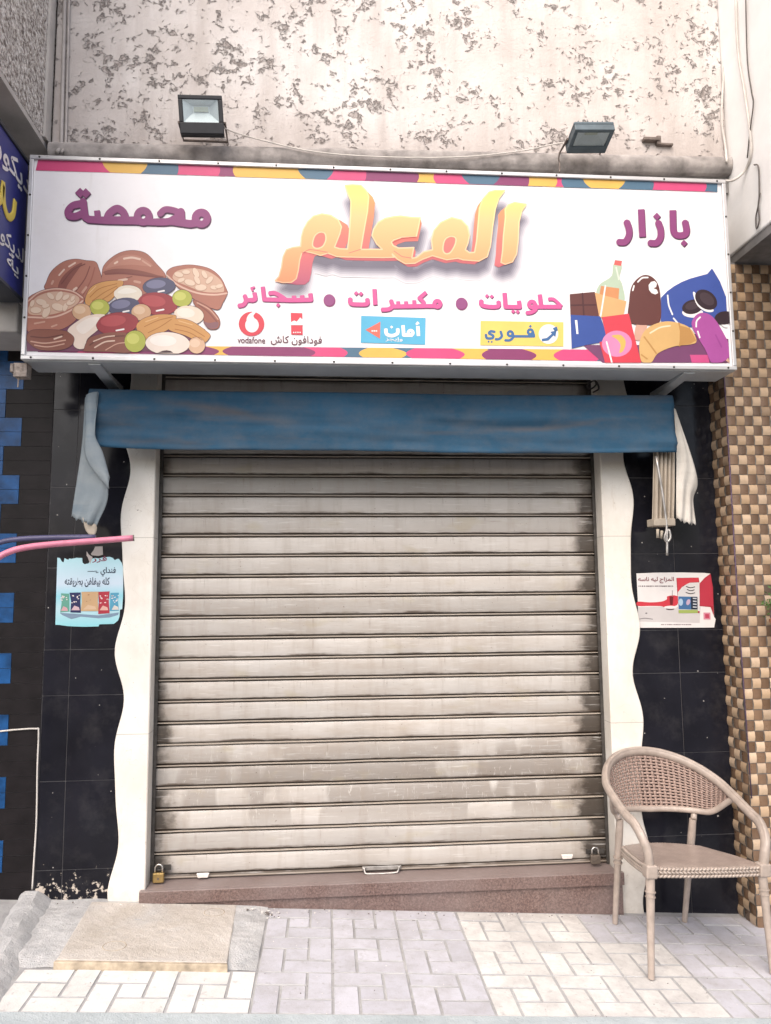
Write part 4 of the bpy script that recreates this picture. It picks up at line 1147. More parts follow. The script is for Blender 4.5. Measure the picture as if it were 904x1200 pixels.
for x, y, r in ((450, 255, 30), (510, 235, 26), (590, 240, 34), (660, 255, 28), (470, 300, 24), (540, 320, 36), (630, 360, 38), (700, 300, 30), (740, 360, 26), (600, 300, 30), (780, 350, 24)):
    an = random.uniform(-50, 70); det.append(('e', (*kB([(x, y + 4)])[0], r / 5.2, r / 9.2, an), kern3)); det.append(('e', (*kB([(x, y)])[0], r / 5.7, r / 11, an), kern2))
nut('halved_walnut', kB([(350, 252), (380, 208), (450, 186), (560, 178), (700, 208), (790, 280), (840, 380), (846, 412), (812, 480), (762, 542), (600, 470), (480, 390), (400, 318)]), BR1, det, 4.4)
det = [('p', kA([(70, 500), (140, 430), (260, 395), (390, 405), (470, 440), (460, 490), (380, 540), (250, 580), (100, 585), (58, 560)]), kern), ('s', kA([(55, 602), (250, 604), (400, 550), (500, 470)]), 1.0, ink('e4b9a4')), ('s', kA([(60, 470), (150, 400), (280, 372), (420, 392), (500, 445)]), 0.8, ink('e4b9a4'))]
for x, y, r in ((120, 545, 36), (165, 480, 36), (205, 560, 40), (240, 430, 28), (310, 430, 34), (365, 440, 26), (300, 520, 42), (360, 520, 28), (405, 480, 30), (420, 450, 20), (200, 510, 24), (90, 490, 24)):
    an = random.uniform(-70, 50); det.append(('e', (*kA([(x, y + 4)])[0], r / 5.2, r / 9.0, an), kern3)); det.append(('e', (*kA([(x, y)])[0], r / 5.7, r / 10.5, an), kern2))
det += [('s', kA([(110, 655), (190, 640)]), 1.0, BR3), ('s', kA([(250, 680), (290, 665)]), 1.0, BR3)]
nut('halved_walnut', kA([(45, 480), (130, 402), (270, 366), (420, 388), (500, 432), (514, 470), (470, 560), (440, 630), (330, 700), (180, 718), (45, 706)]), BR1, det, 4.6)
AL, AL2 = ink('d79a4e'), ink('b8752f')
nut('almond', kA([(520, 470), (560, 370), (640, 322), (760, 304), (835, 318), (770, 420), (700, 482), (560, 510)]), AL, [('s', kA([(560, 440), (640, 370), (780, 330)]), 0.5, AL2), ('s', kA([(580, 470), (680, 400), (780, 350)]), 0.5, AL2), ('s', kA([(550, 410), (610, 350)]), 0.5, ink('e8b878')), ('s', kA([(640, 470), (720, 420), (790, 360)]), 0.6, AL2)], 5)
nut('white_bean', [(kO(485, 595)[0] + 16.5 * math.cos(a), kO(485, 595)[1] + 10 * math.sin(a)) for a in np.linspace(0, 6.283, 21)[:-1]], ink('efe3cf'), [('p', kOo([(445, 590), (480, 572), (520, 585), (480, 595)]), ink('f7f0e2'))], 5.1)
NV, NV2 = ink('575774'), ink('7f7f9f')


def bean(name, x, y, rx, ry, rot, c, hi, lay, spot=True):
    cx, cy = kO(x, y); rx /= 3.229; ry /= 3.229
    e = [(cx + rx * math.cos(a) * math.cos(rad(rot)) - ry * math.sin(a) * math.sin(rad(rot)), cy + rx * math.cos(a) * math.sin(rad(rot)) + ry * math.sin(a) * math.cos(rad(rot))) for a in np.linspace(0, 2 * math.pi, 25)[:-1]]
    d = [('e', (cx - rx * .2, cy - ry * .25, rx * .6, ry * .5, rot), hi)]
    if spot: d.append(('s', [(cx - rx * .05, cy + ry * .62), (cx + rx * .3, cy + ry * .5)], 0.95, WH))
    nut(name, e, c, d, lay, 0)


bean('dark_bean', 603, 567, 62, 33, -4, NV, NV2, 5.2); bean('red_bean', 597, 633, 76, 43, 6, ink('a3353f'), ink('bd4a50'), 5.3)
bean('dark_bean', 470, 643, 60, 33, -8, NV, NV2, 5.4); bean('hazelnut', 310, 663, 36, 31, 0, ink('d8ab82'), ink('e6c29e'), 5.5, False)
bean('green_olive', 378, 647, 37, 31, 0, ink('b6bb3c'), ink('d0d25c'), 5.5, False); bean('green_olive', 690, 612, 37, 32, 0, ink('b6bb3c'), ink('d0d25c'), 5.5, False)
nut('pecan', kB([(565, 468), (640, 490), (720, 540), (782, 622), (770, 692), (690, 694), (640, 600)]), ink('a5624e'), [('s', kB([(610, 500), (690, 560), (760, 640)]), 0.8, BR2), ('s', kB([(600, 485), (700, 540), (770, 620)]), 0.7, BR3), ('p', kB([(650, 640), (700, 650), (770, 640), (760, 690), (690, 692)]), ink('8d5f66'))], 5.2)
bean('white_bean', 715, 676, 57, 36, 5, ink('efdcc6'), ink('f6ebdc'), 5.6, False)
bean('hazelnut', 535, 665, 37, 31, 0, ink('d8ab82'), ink('e6c29e'), 5.7, False)
nut('cashew', kA([(378, 712), (450, 642), (560, 586), (690, 588), (640, 690), (540, 780), (522, 850), (470, 862), (428, 832), (430, 770)]), ink('efd9c8'), [('p', kA([(450, 680), (550, 610), (640, 610), (580, 690), (500, 740)]), ink('f6e8dc'))], 5.6)
bean('red_bean', 445, 708, 80, 42, -6, ink('a3353f'), ink('bd4a50'), 6.2)
nut('almond', kB([(105, 690), (150, 622), (262, 584), (400, 584), (428, 610), (365, 702), (225, 764), (180, 794)]), AL, [('s', kB([(170, 680), (280, 630), (400, 600)]), 0.5, AL2), ('s', kB([(200, 730), (300, 680), (390, 620)]), 0.5, AL2), ('s', kB([(180, 640), (280, 605)]), 0.5, ink('e8b878'))], 6.3)
nut('almond', kB([(370, 704), (390, 640), (450, 614), (562, 640), (692, 732), (700, 770), (640, 812), (500, 750)]), AL, [('s', kB([(420, 660), (540, 690), (660, 760)]), 0.5, AL2), ('s', kB([(420, 700), (540, 730), (640, 790)]), 0.5, AL2), ('s', kB([(450, 632), (560, 665)]), 0.5, ink('e8b878'))], 6.4)
nut('pecan', kA([(45, 790), (58, 732), (120, 704), (330, 710), (400, 738), (432, 782), (400, 840), (300, 872), (140, 864)]), ink('8f5545'), [('s', kA([(80, 760), (200, 770), (340, 745)]), 0.8, ink('6f3d36')), ('s', kA([(80, 800), (200, 815), (360, 790)]), 0.8, BR3), ('s', kA([(110, 830), (220, 845), (350, 820)]), 0.7, BR3), ('s', kA([(270, 780), (330, 760)]), 0.9, BR4)], 6.3)
nut('pecan', kA([(515, 860), (530, 815), (562, 770), (650, 740), (750, 726), (870, 742), (900, 884), (700, 884), (520, 880)]), ink('8f5545'), [('s', kA([(560, 830), (660, 770), (840, 755)]), 0.8, ink('6f3d36')), ('s', kA([(590, 800), (680, 765), (760, 755)]), 0.7, BR4), ('s', kA([(600, 850), (680, 805), (760, 795)]), 0.8, BR4), ('s', kA([(690, 870), (780, 820), (860, 810)]), 0.6, BR3)], 6.5)
bean('hazelnut', 745, 790, 32, 31, 0, ink('e0b592'), ink('ecc9aa'), 6.8, False)
bean('white_bean', 635, 783, 84, 43, 2, ink('f3e2d4'), ink('f9efe6'), 6.9, False)
pp = Print(y=YS, step=0.0006); pp.loops([clipx(kB([(280, 893), (320, 876), (350, 872), (385, 878), (405, 893)]))], ink('4a3038'), 8.2); pp.build('bean_eye', nuts)
bean('green_olive', 512, 775, 40, 41, 0, ink('b6bb3c'), ink('d0d25c'), 7.2, False)

# ---- printed sweets
kS = lambda p: C(p, 660, 295, 4.305)
clipr = lambda pts: [(min(x, 848.5 + (y - 300) * 0.055), min(y, 425)) for x, y in pts]


def sweet(name, layers, lay):
    p = Print(y=YS, step=0.0006)
    for k, (kind, pts, c) in enumerate(layers):
        L_ = lay + 0.12 * k
        if kind == 'p': p.loops([clipr(kS(pts))], c, L_)
        elif kind == 'c': p.loops([clipr(smoothpath(kS(pts), 5, True))], c, L_)
        elif kind == 's': p.stroke(kS(pts), 0.9, c, L_, True, 4)
        elif kind == 'e': p.ell(*kS([pts[:2]])[0], pts[2] / 4.305, pts[3] / 4.305, pts[4], c, L_)
    return p.build(name, sweets)


bp = Print(y=YS, step=0.0006); bp.loops([clipr(kS([(100, 470), (460, 470), (560, 400), (840, 440), (860, 560), (200, 562)]))], ink('7d4470'), 3.2)
bp.loops([kS([(640, 520), (730, 520), (740, 560), (650, 560)])], ink('d84a8c'), 3.4)
sweets = bp.build('sweets_picture', sign)
CH, CHD = ink('6a3a36'), ink('522a2c')
sweet('bottle', [('c', [(255, 62), (297, 68), (285, 128), (300, 170), (308, 250), (230, 260), (170, 220), (185, 165), (245, 122)], ink('b9cdb2')), ('p', [(262, 42), (298, 46), (293, 72), (257, 66)], ink('e4605a')), ('p', [(192, 172), (284, 185), (280, 240), (182, 225)], ink('d98f55')), ('s', [(282, 140), (268, 80)], ink('dbe6d4'))], 4)
sweet('chip_box', [('p', [(158, 205), (200, 218), (320, 250), (306, 318), (180, 335)], ink('e6ad6c')), ('s', [(214, 172), (190, 325)], WH)], 4.8)
sweet('chocolate_bar', [('p', [(34, 214), (160, 202), (182, 325), (38, 320)], CH), ('p', [(38, 318), (188, 326), (232, 450), (120, 470), (44, 488)], ink('3554a6')), ('p', [(60, 345), (72, 345), (78, 415), (68, 415)], WH), ('s', [(40, 270), (165, 268)], CHD), ('s', [(98, 210), (105, 318)], CHD)], 5.2)
sweet('snack_bag', [('p', [(196, 330), (332, 312), (395, 560), (212, 562), (184, 456), (222, 446)], ink('e2354b')), ('e', (272, 464, 76, 66, 0), ink('ee86b8')), ('c', [(246, 424), (290, 420), (316, 452), (306, 496), (284, 510), (290, 470), (272, 442)], ink('f3b545')), ('s', [(220, 455), (246, 556)], WH)], 6)
sweet('chocolate_ice_cream', [('c', [(374, 362), (424, 366), (404, 436), (378, 448), (360, 432)], ink('d9a58f')), ('c', [(334, 352), (334, 250), (348, 170), (395, 122), (440, 122), (478, 160), (492, 230), (490, 350), (430, 370)], CH), ('p', [(444, 152), (462, 148), (474, 160), (470, 178), (456, 184), (474, 192), (480, 208), (466, 216), (446, 208), (434, 192), (432, 168)], WH), ('s', [(378, 152), (400, 132), (428, 130)], WH), ('s', [(352, 195), (358, 172)], WH)], 5)
sweet('cookie_bag', [('p', [(494, 232), (525, 200), (560, 174), (600, 152), (640, 136), (690, 122), (728, 112), (752, 84), (772, 116), (792, 150), (842, 228), (846, 310), (810, 360), (600, 385), (494, 350)], ink('3e58ab')), ('s', [(528, 220), (534, 270), (552, 316)], WH), ('s', [(558, 336), (580, 362)], WH)], 4.4)
DC, DC2 = ink('3b2b33'), ink('4c3c44')
sweet('cookie', [('c', [(604, 300), (612, 322), (650, 332), (692, 326), (705, 300), (660, 290)], WH), ('e', (654, 278, 54, 36, -14), DC), ('e', (652, 272, 36, 20, -14), DC2)], 5.2)
sweet('cookie', [('c', [(656, 212), (664, 204), (690, 240), (724, 276), (758, 290), (752, 304), (716, 300), (676, 268)], WH), ('e', (722, 242, 62, 44, 38), DC), ('e', (726, 238, 42, 26, 38), DC2)], 5.6)
sweet('cookie', [('c', [(800, 366), (846, 362), (846, 378), (818, 382)], WH), ('e', (814, 334, 50, 34, -8), DC)], 5.2)
CRO, CRO2 = ink('deb068'), ink('c48f47')
sweet('croissant', [('c', [(386, 510), (388, 450), (420, 390), (490, 356), (560, 354), (640, 384), (674, 450), (640, 468), (560, 478), (480, 512), (444, 560), (400, 558)], CRO), ('p', [(590, 372), (640, 386), (672, 448), (640, 466), (588, 474)], CRO2), ('s', [(585, 360), (596, 420), (588, 474)], CRO2), ('s', [(410, 430), (440, 470), (470, 512)], CRO2), ('s', [(396, 520), (424, 540)], CRO2), ('s', [(440, 410), (490, 382), (540, 374)], ink('f3dfb8'))], 6.6)
sweet('pink_ice_cream', [('p', [(805, 535), (830, 522), (862, 570), (836, 572)], ink('dba98f')), ('c', [(652, 380), (660, 334), (690, 310), (730, 312), (770, 345), (815, 420), (856, 505), (860, 520), (762, 570), (716, 490)], ink('b44fa5')), ('s', [(672, 378), (674, 350), (692, 330)], WH), ('s', [(680, 402), (690, 432)], WH), ('s', [(770, 420), (800, 480)], ink('a5439a'))], 7.4)

# ================================================================== AWNING
M_awn = mat_cloth('blue_awning_cloth', (0.026, 0.066, 0.112), (0.034, 0.098, 0.172), (0.092, 0.090, 0.098), 0.75, True)
M_awn_in = mat_cloth('faded_awning_lining', (0.17, 0.215, 0.25), (0.29, 0.32, 0.335), (0.09, 0.15, 0.21), 0.7)
M_beige = mat_cloth('beige_canvas', (0.36, 0.31, 0.25), (0.48, 0.42, 0.35), (0.22, 0.18, 0.14), 0.6)
M_wcloth = mat_cloth('white_canvas', (0.52, 0.48, 0.43), (0.66, 0.63, 0.58), (0.36, 0.31, 0.26), 0.5)
aw = thing('awning', 'retracted blue cloth awning hung across the top of the shutter', 'awning', (1.3, YT, 2.55))
AWP = [(-0.13, 2.60), (-0.24, 2.598), (-0.318, 2.592), (-0.338, 2.586), (-0.346, 2.574), (-0.349, 2.555)] + [(-0.350 + 0.002 * math.sin(k), 2.535 - 0.0152 * k) for k in range(18)]
AWW = bumpy(120, 24, 9, 0.006) + bumpy(120, 24, 20, 0.003)
mb = MB(); rows = []
for i in range(140):
    s = i / 139; x = -0.275 + s * 3.162
    droop = 0.010 * math.sin(math.pi * s) + 0.004 * math.sin(11 * s); r = []
    for (y, z) in AWP:
        d = (2.585 - z) / 0.32; i2 = min(119, int(s * 119)); d2 = min(23, int(max(0, d) * 23))
        lft = 0.075 * max(0, d - 0.15) ** 1.5 * max(0, 1 - s * 30) if s < 0.034 else 0
        fold = 0.004 * math.sin(26 * s + 5 * d) * d + 0.0045 * math.sin(61 * s - 3 * d) * d * d
        crease = AWW[i2, d2] * min(1, max(0, d) * 3)
        r.append((x + lft, y + (fold + crease) * (1 if y < -0.3 else 0.2), z - droop * (0.6 + 0.4 * d) - 0.016 * s * d + (0.003 * math.sin(90 * s) if d > 0.97 else 0)))
    rows.append(r)
mb.grid(rows); mb.build('valance', M_awn, aw, True, solid=0.003)
mb = MB(); mb.tube([(-0.25, -0.30, 2.56), (2.86, -0.30, 2.56)], 0.022, 12); mb.build('front_bar', M_galv, aw, True)
for x in (-0.12, 2.78):
    mb = MB(); mb.tube([(x, -0.30, 2.545), (x, YT - 0.003, 2.545)], 0.016, 8); mb.build('arm', M_galv, aw, True)


def loft(A, B, n, m, mfun=None):
    """cloth between two borders given as (px, py, y)"""
    A = smoothpath([at(p, q, y=y) for p, q, y in A], 8); B = smoothpath([at(p, q, y=y) for p, q, y in B], 8); rows = []
    ia = np.linspace(0, len(A) - 1, n); ib = np.linspace(0, len(B) - 1, n)
    def sm(P, t): k = min(int(t), len(P) - 2); return P[k] * (1 - (t - k)) + P[k + 1] * (t - k)
    for k in range(n):
        a, b = sm(A, ia[k]), sm(B, ib[k]); r = []
        for j in range(m):
            s = j / (m - 1); q = a * (1 - s) + b * s
            if mfun: q = q + np.array(mfun(k / (n - 1), s))
            r.append(tuple(q))
        rows.append(r)
    return rows


mb = MB(); mb.grid(loft([(100, 466, -.345), (97, 515, -.345), (91, 560, -.33), (84.5, 606, -.31)], [(116, 460, -.365), (112, 515, -.40), (127, 576, -.37), (113, 617, -.33)], 30, 30, lambda t, s: (0, (-0.006 * math.sin(math.pi * s * 3 + t) - 0.003 * math.sin(17 * s + 9 * t)) * t - 0.015 * math.sin(math.pi * s), (0.006 * math.sin(23 * s) + 0.004 * math.sin(51 * s)) * t ** 8)))
mb.build('side_flap', M_awn_in, aw, True, solid=0.0022)
mb = MB(); mb.grid(loft([(101, 463, -.37), (100, 505, -.385), (99.5, 530, -.40), (107, 548, -.405), (128, 573, -.40)], [(115, 459, -.37), (112.5, 490, -.385), (112, 511, -.40), (121, 531, -.40), (129, 560, -.395)], 26, 10, lambda t, s: (0, -0.014 * math.sin(math.pi * s), 0)))
mb.build('side_flap', M_awn_in, aw, True, solid=0.0022)
mb = MB(); mb.grid(loft([(97, 606, -.33), (100, 620, -.33), (105, 627, -.33)], [(112, 612, -.33), (114, 620, -.33), (111, 628, -.33)], 6, 5)); mb.build('torn_hem', M_beige, aw, True, solid=0.003)
# right end: folded beige curtain and white flap
mb = MB(); mb.grid(loft([(767, 522, -.30), (766, 570, -.30), (765, 618, -.30)], [(790, 522, -.27), (790, 570, -.27), (789, 612, -.27)], 24, 40, lambda t, s: (0, 0.016 * math.sin(2 * math.pi * s * 5), 0.05 * s * t * 0)))
mb.build('folded_curtain', M_beige, aw, True, solid=0.004)
mb = MB(); mb.grid(loft([(790, 478, -.30), (793, 540, -.29), (793, 608, -.29)], [(792, 480, -.30), (817, 558, -.26), (813, 585, -.25), (815, 614, -.25)], 30, 26, lambda t, s: (0, -0.022 * math.sin(math.pi * s) * t - 0.008 * math.sin(14 * s + 6 * t) * t, -0.012 * math.sin(math.pi * s) * t + 0.006 * math.sin(31 * s) * t ** 6)))
mb.build('side_flap', M_wcloth, aw, True, solid=0.0022)
M_strap = plain('canvas_strap', (0.30, 0.26, 0.21), 0.8, var=0.2)
mb = MB(); p = [at(*q, y=-.335) for q in ((766, 612), (791, 612))]; mb.box(p[0][0], p[1][0], -.345, -.25, p[0][2] - 0.02, p[0][2] + 0.02)
mb.build('curtain_strap', M_strap, aw, bevel=0.004)
mb = MB(); h = [at(*q, y=-.34) for q in ((769, 535), (776, 575), (781, 612), (781, 622), (779, 630), (782, 635), (786, 630), (784, 620), (782, 624), (782, 640), (782, 651))]
mb.tube(smoothpath(h, 3), 0.0065, 8); mb.build('tie_hook', M_galv, aw, True)
mb = MB(); h = [at(*q, y=-.34) for q in ((771, 620), (771, 630), (775, 631), (776, 622))]; mb.tube(h, 0.008, 8); mb.build('strap_buckle', M_strap, aw, True)

# ================================================================== FLOODLIGHTS
M_housing = plain('black_lamp_housing', (0.022, 0.023, 0.028), 0.5, 0.1, 0.2); M_refl = plain('lamp_reflector', (0.62, 0.65, 0.68), 0.4, 0.15, 0.06); M_led = plain('led_plate', (0.46, 0.47, 0.38), 0.4, 0.0, 0.06)
M_hous2 = plain('grey_blue_housing', (0.09, 0.12, 0.14), 0.45, 0.2, 0.2)


def glass():
    m = bpy.data.materials.new('lamp_glass'); m.use_nodes = True; t = m.node_tree
    for n in list(t.nodes):
        if n.type == 'BSDF_PRINCIPLED': t.nodes.remove(n)
    out = [n for n in t.nodes if n.type == 'OUTPUT_MATERIAL'][0]
    tr = N(t, 'ShaderNodeBsdfTransparent'); tr.inputs[0].default_value = (0.9, 0.93, 0.93, 1); gl = N(t, 'ShaderNodeBsdfGlossy')
    r = ramp(t, noise(t, coords(t), 30, 3), [(0.3, 0.06), (0.7, 0.16)]); L(t, r.outputs[0], gl.inputs['Roughness'])
    mx = N(t, 'ShaderNodeMixShader'); mx.inputs[0].default_value = 0.07; L(t, tr.outputs[0], mx.inputs[1]); L(t, gl.outputs[0], mx.inputs[2]); L(t, mx.outputs[0], out.inputs[0])
    return m


M_glass = glass()


def floodlight(M, w, h, label, housing, bracket_to):
    """local frame: x right, z up, face towards -y"""
    t = thing('floodlight', label, 'floodlight', M.to_translation(), 'floodlights above the signboard')
    T = lambda q: tuple(M @ Vector(q))
    lowz = -h / 2 + h * 0.30; b = 0.022
    mb = MB()
    # tray with open front: back, four walls and the plain lower band
    mb.box(-w / 2, w / 2, 0.028, 0.045, -h / 2, h / 2, M=M)
    mb.box(-w / 2, w / 2, -0.012, 0.0278, h / 2 - b, h / 2, M=M); mb.box(-w / 2, w / 2, -0.012, 0.0278, -h / 2, lowz, M=M)
    mb.box(-w / 2, -w / 2 + b, -0.012, 0.0278, lowz + 0.0002, h / 2 - b - 0.0002, M=M); mb.box(w / 2 - b, w / 2, -0.012, 0.0278, lowz + 0.0002, h / 2 - b - 0.0002, M=M)
    mb.build('housing', housing, t, bevel=0.004)
    x, z0, z1 = w / 2 - b - 0.001, lowz + 0.001, h / 2 - b - 0.001; xi, a0, a1 = x * 0.48, z0 + (z1 - z0) * 0.5, z0 + (z1 - z0) * 0.82
    o4 = [(-x, -0.006, z0), (x, -0.006, z0), (x, -0.006, z1), (-x, -0.006, z1)]; i4 = [(-xi, 0.022, a0), (xi, 0.022, a0), (xi, 0.022, a1), (-xi, 0.022, a1)]
    mb = MB(); mb.add([T(q) for q in o4 + i4], [(0, 1, 5, 4), (1, 2, 6, 5), (2, 3, 7, 6), (3, 0, 4, 7), (4, 5, 6, 7)]); rf = mb.build('reflector', M_refl, t)
    mb = MB(); mb.box(-xi * .85, xi * .85, 0.017, 0.0215, a0 + 0.006, a1 - 0.006, M=M); mb.build('led', M_led, rf)
    mb = MB(); mb.box(-x, x, -0.0102, -0.0075, z0, z1, M=M); mb.build('lens', M_glass, t)
    mb = MB()
    for k in range(7): mb.box(-w / 2 + 0.03 + k * (w - 0.06) / 6 - 0.002, -w / 2 + 0.03 + k * (w - 0.06) / 6 + 0.002, 0.0452, 0.062, -h / 2 + 0.01, h / 2 - 0.01, M=M)
    mb.build('cooling_fin', housing, t)
    mb = MB()
    s = w / 2 + 0.006; l, r = Vector(T((-s, 0.03, -h * 0.12))), Vector(T((s, 0.03, -h * 0.12))); tgt = Vector(bracket_to)
    mb.tube([l, Vector((l.x, tgt.y, tgt.z)), Vector((r.x, tgt.y, tgt.z)), r], 0.007, 8); mb.build('mounting_bracket', M_rust, t)


c = at(236, 135, y=-0.50)
floodlight(Matrix.Translation(c) @ Matrix.Rotation(rad(-4), 4, 'Y') @ Matrix.Rotation(rad(4), 4, 'Z') @ Matrix.Rotation(rad(12), 4, 'X'), 0.228, 0.196, 'black floodlight facing the street above the nuts side of the signboard', M_housing, (c[0], -0.34, 3.99))
bl, br_, tl_, tr_ = at(660, 177, y=-0.43), at(704, 178, y=-0.43), at(678, 151, y=-0.585), at(726, 150, y=-0.585)
xa = Vector((br_ + tr_ - bl - tl_) / 2); za = Vector((tl_ + tr_ - bl - br_) / 2); wl, hl = xa.length, za.length
xa.normalize(); za = (za - xa * za.dot(xa)).normalized(); ya = za.cross(xa); cc = Vector((bl + br_ + tl_ + tr_) / 4)
ML = Matrix(((xa.x, ya.x, za.x, cc.x), (xa.y, ya.y, za.y, cc.y), (xa.z, ya.z, za.z, cc.z), (0, 0, 0, 1)))
floodlight(ML, wl, hl, 'grey floodlight tipped face down above the right half of the signboard', M_hous2, (cc[0] - 0.02, -0.335, 4.0))

# cables
M_cab = plain('pale_cable', (0.58, 0.54, 0.5), 0.6, var=0.12); M_cabd = plain('dark_cable', (0.10, 0.085, 0.08), 0.6, var=0.2)


XRW = 3.318


def cable(name, pts, r, m, label, ys=None):
    P = [at(q[0], q[1], x=XRW - 0.012) if len(q) == 2 else at(q[0], q[1], y=q[2]) for q in pts]; mb = MB(); mb.tube(smoothpath(P, 5), r, 6); o = mb.build(name, m, smooth=True); return tag(o, label, 'cable')


cable('cable', [(263, 150, -.44), (275, 155, -.38), (310, 165, -.36), (370, 178, -.37), (450, 184, -.372), (540, 184, -.37), (610, 177, -.36), (655, 168, -.37), (662, 170, -.4)], 0.0042, M_cab, 'pale thin cable strung between the two floodlights along the ledge')
cable('cable', [(849, -5, -.312), (852, 40, -.312), (848, 90, -.312), (846, 140, -.312), (850, 170, -.32), (852, 190, -.37)], 0.007, M_cab, 'pale straight cable running down the right corner of the plaster wall')
cable('cable', [(862, -5), (865, 60), (873, 110), (879, 155), (880, 180), (873, 200), (860, 211, -.46), (850, 212, -.42)], 0.0075, M_cab, 'pale looping cable curving into the top right corner of the signboard')
cable('cable', [(874, -5), (876, 70), (881, 108), (883, 122), (879, 155), (876, 185)], 0.004, M_cabd, 'thin dark cable hanging against the white wall at right')
cable('cable', [(884, 193), (889, 196), (890, 225), (889, 240), (886, 255), (887, 268), (890, 258), (889, 240), (891, 226)], 0.004, M_cabd, 'short dark cable loop hanging below a hook on the white wall')
cable('cable', [(0, 857, -.118), (20, 855, -.118), (42, 854, -.118), (45.5, 858, -.118), (44, 900, -.118), (43, 960, -.118), (40, 1010, -.118), (38, 1042, -.118)], 0.0045, M_cab, 'white cable stapled down the dark brick wall at lower left')
cable('cable', [(690, 448, -.14), (694, 442, -.15), (699, 450, -.15), (692, 456, -.15), (688, 452, -.15), (697, 446, -.16), (702, 455, -.15), (695, 460, -.15)], 0.005, M_cabd, 'tangle of black wire above the awning on the right marble strip')
cable('cable', [(656, 178, -.40), (655, 186, -.385), (656, 192, -.38), (656, 202, -.42)], 0.004, M_rust, 'short rusty wire hanging below the tipped floodlight')

# ================================================================== LEFT NEIGHBOUR
M_brick = plain('dark_brown_brick_tile', (0.011, 0.009, 0.010), 0.5, 0, 0.4, 9, 0.15, 40, spec=0.15); M_bluet = plain('blue_glass_tile', (0.010, 0.058, 0.17), 0.35, 0, 0.45, 12, 0.3, 30, spec=0.2)
M_grey = plain('grey_render', (0.48, 0.45, 0.425), 0.9, 0, 0.15, 6, 0.4, 50)
lb = thing('neighbouring_building', 'left neighbouring building with dark brick tiles, blue blocks and rough stucco overhang', 'building', (-1.5, YT, -0.1))
XL = -0.552
mb = MB(); mb.box(-4.5, XL, -1.9, 0.6, 3.955, 7.5); mb.build('overhang', M_stucco, lb, bevel=0.01)
mb = MB(); mb.box(-4.5, XL - 0.002, -1.89, 0.6, 3.925, 3.9545); mb.build('soffit', M_grey, lb)
mb = MB(); mb.box(XL + 0.0005, XL + 0.014, -0.375, YU - 0.0, 3.96, 7.5); mb.build('corner_strip', M_grey, lb)
mb = MB(); mb.box(-4.5, -0.62, -0.42, 0.5, 2.86, 3.02); mb.build('canopy_slab', M_grey, lb, bevel=0.01)
mb = MB(); mb.box(-4.5, -0.5365, YT + 0.0045, 0.5, -0.5, 3.92, 1)
blocks = {}; ch = 0.0795; z = -0.22; row = 0
while z < 2.84:
    x = -0.5375; blk = row % 4 in (0, 1); k = 0
    xe = -0.70 if blk else -0.79
    first = True
    while x > -2.6:
        if first: w = 0.0; first = False; x0 = xe; isb = False
        elif k % 2 == 0: x0 = x - 0.22; isb = True
        else: x0 = x - 0.26; isb = False
        if not (isb and (row % 4 in (2, 3)) and k == 0 and False):
            (blocks.setdefault((round(x0, 1), (row + (0 if row % 4 < 2 else 0)) // 2), MB()) if isb else mb).box(x0 + 0.0012, x - 0.0012, YT + random.uniform(-0.001, 0.001) - (0.002 if isb else 0), YT + 0.006, z + 0.0012, z + ch - 0.0012, 0)
        if x0 != xe: k += 1
        x = x0
    z += ch; row += 1
mb.build('brick_wall', [M_brick, M_groutline], lb); [q.build('blue_block', M_bluet, lb) for q in blocks.values()]

# blue shop sign of the neighbour, seen edge-on along the pavement
XS = -0.585
M_bsign = plain('blue_sign_vinyl', (0.035, 0.04, 0.20), 0.35, 0, 0.1, 4); M_bframe = plain('dark_sign_frame', (0.05, 0.055, 0.07), 0.4, 0.4, 0.1)
bs = thing('shop_sign', 'dark blue shop sign with white and yellow lettering cut off at the left edge', 'sign', (XS, -1.0, 3.0))
mb = MB(); mb.box(XS - 0.16, XS - 0.001, -2.2, -0.46, 3.02, 3.745); mb.build('panel', M_bsign, bs)
mb = MB()
for a, b in ((3.0, 3.02), (3.745, 3.765)): mb.box(XS - 0.165, XS + 0.008, -2.2, -0.455, a, b)
mb.build('frame', M_bframe, bs, bevel=0.003)
pr = Print(x=XS, sign=1); YB = ink('f2d43a')


def blue_text(s, y_near, y_far, z0, z1, m, layer, bold):
    vs, fs = text2d(s, bold); A = np.array(vs); lo, hi = A.min(0), A.max(0); ids = islands(len(vs), fs); P = []
    for (u, v), k in zip(vs, ids):
        P.append((XS + 0.0008 * layer + 0.00006 * (k % 9), y_near + (u - lo[0]) / (hi[0] - lo[0]) * (y_far - y_near), z0 + (v - lo[1]) / (hi[1] - lo[1]) * (z1 - z0)))
    pr.mb.add(P, fs, pr.mi(m))


zb = lambda px, py: at(px, py, x=XS)[2]
for a_ in (('ديكور', -0.84, -0.43, zb(5, 200), zb(5, 164), WH, 2, 0.02), ('الديكور', -0.80, -0.44, zb(10, 297), zb(10, 272), WH, 2, 0.015), ('ية', -0.66, -0.52, zb(22, 328), zb(22, 308), WH, 2, 0.015)):
    pr = Print(x=XS, sign=1); blue_text(*a_); pr.build('lettering', bs)
pr = Print(x=XS, sign=1)
pa = lambda y, z: (XS, y, z)
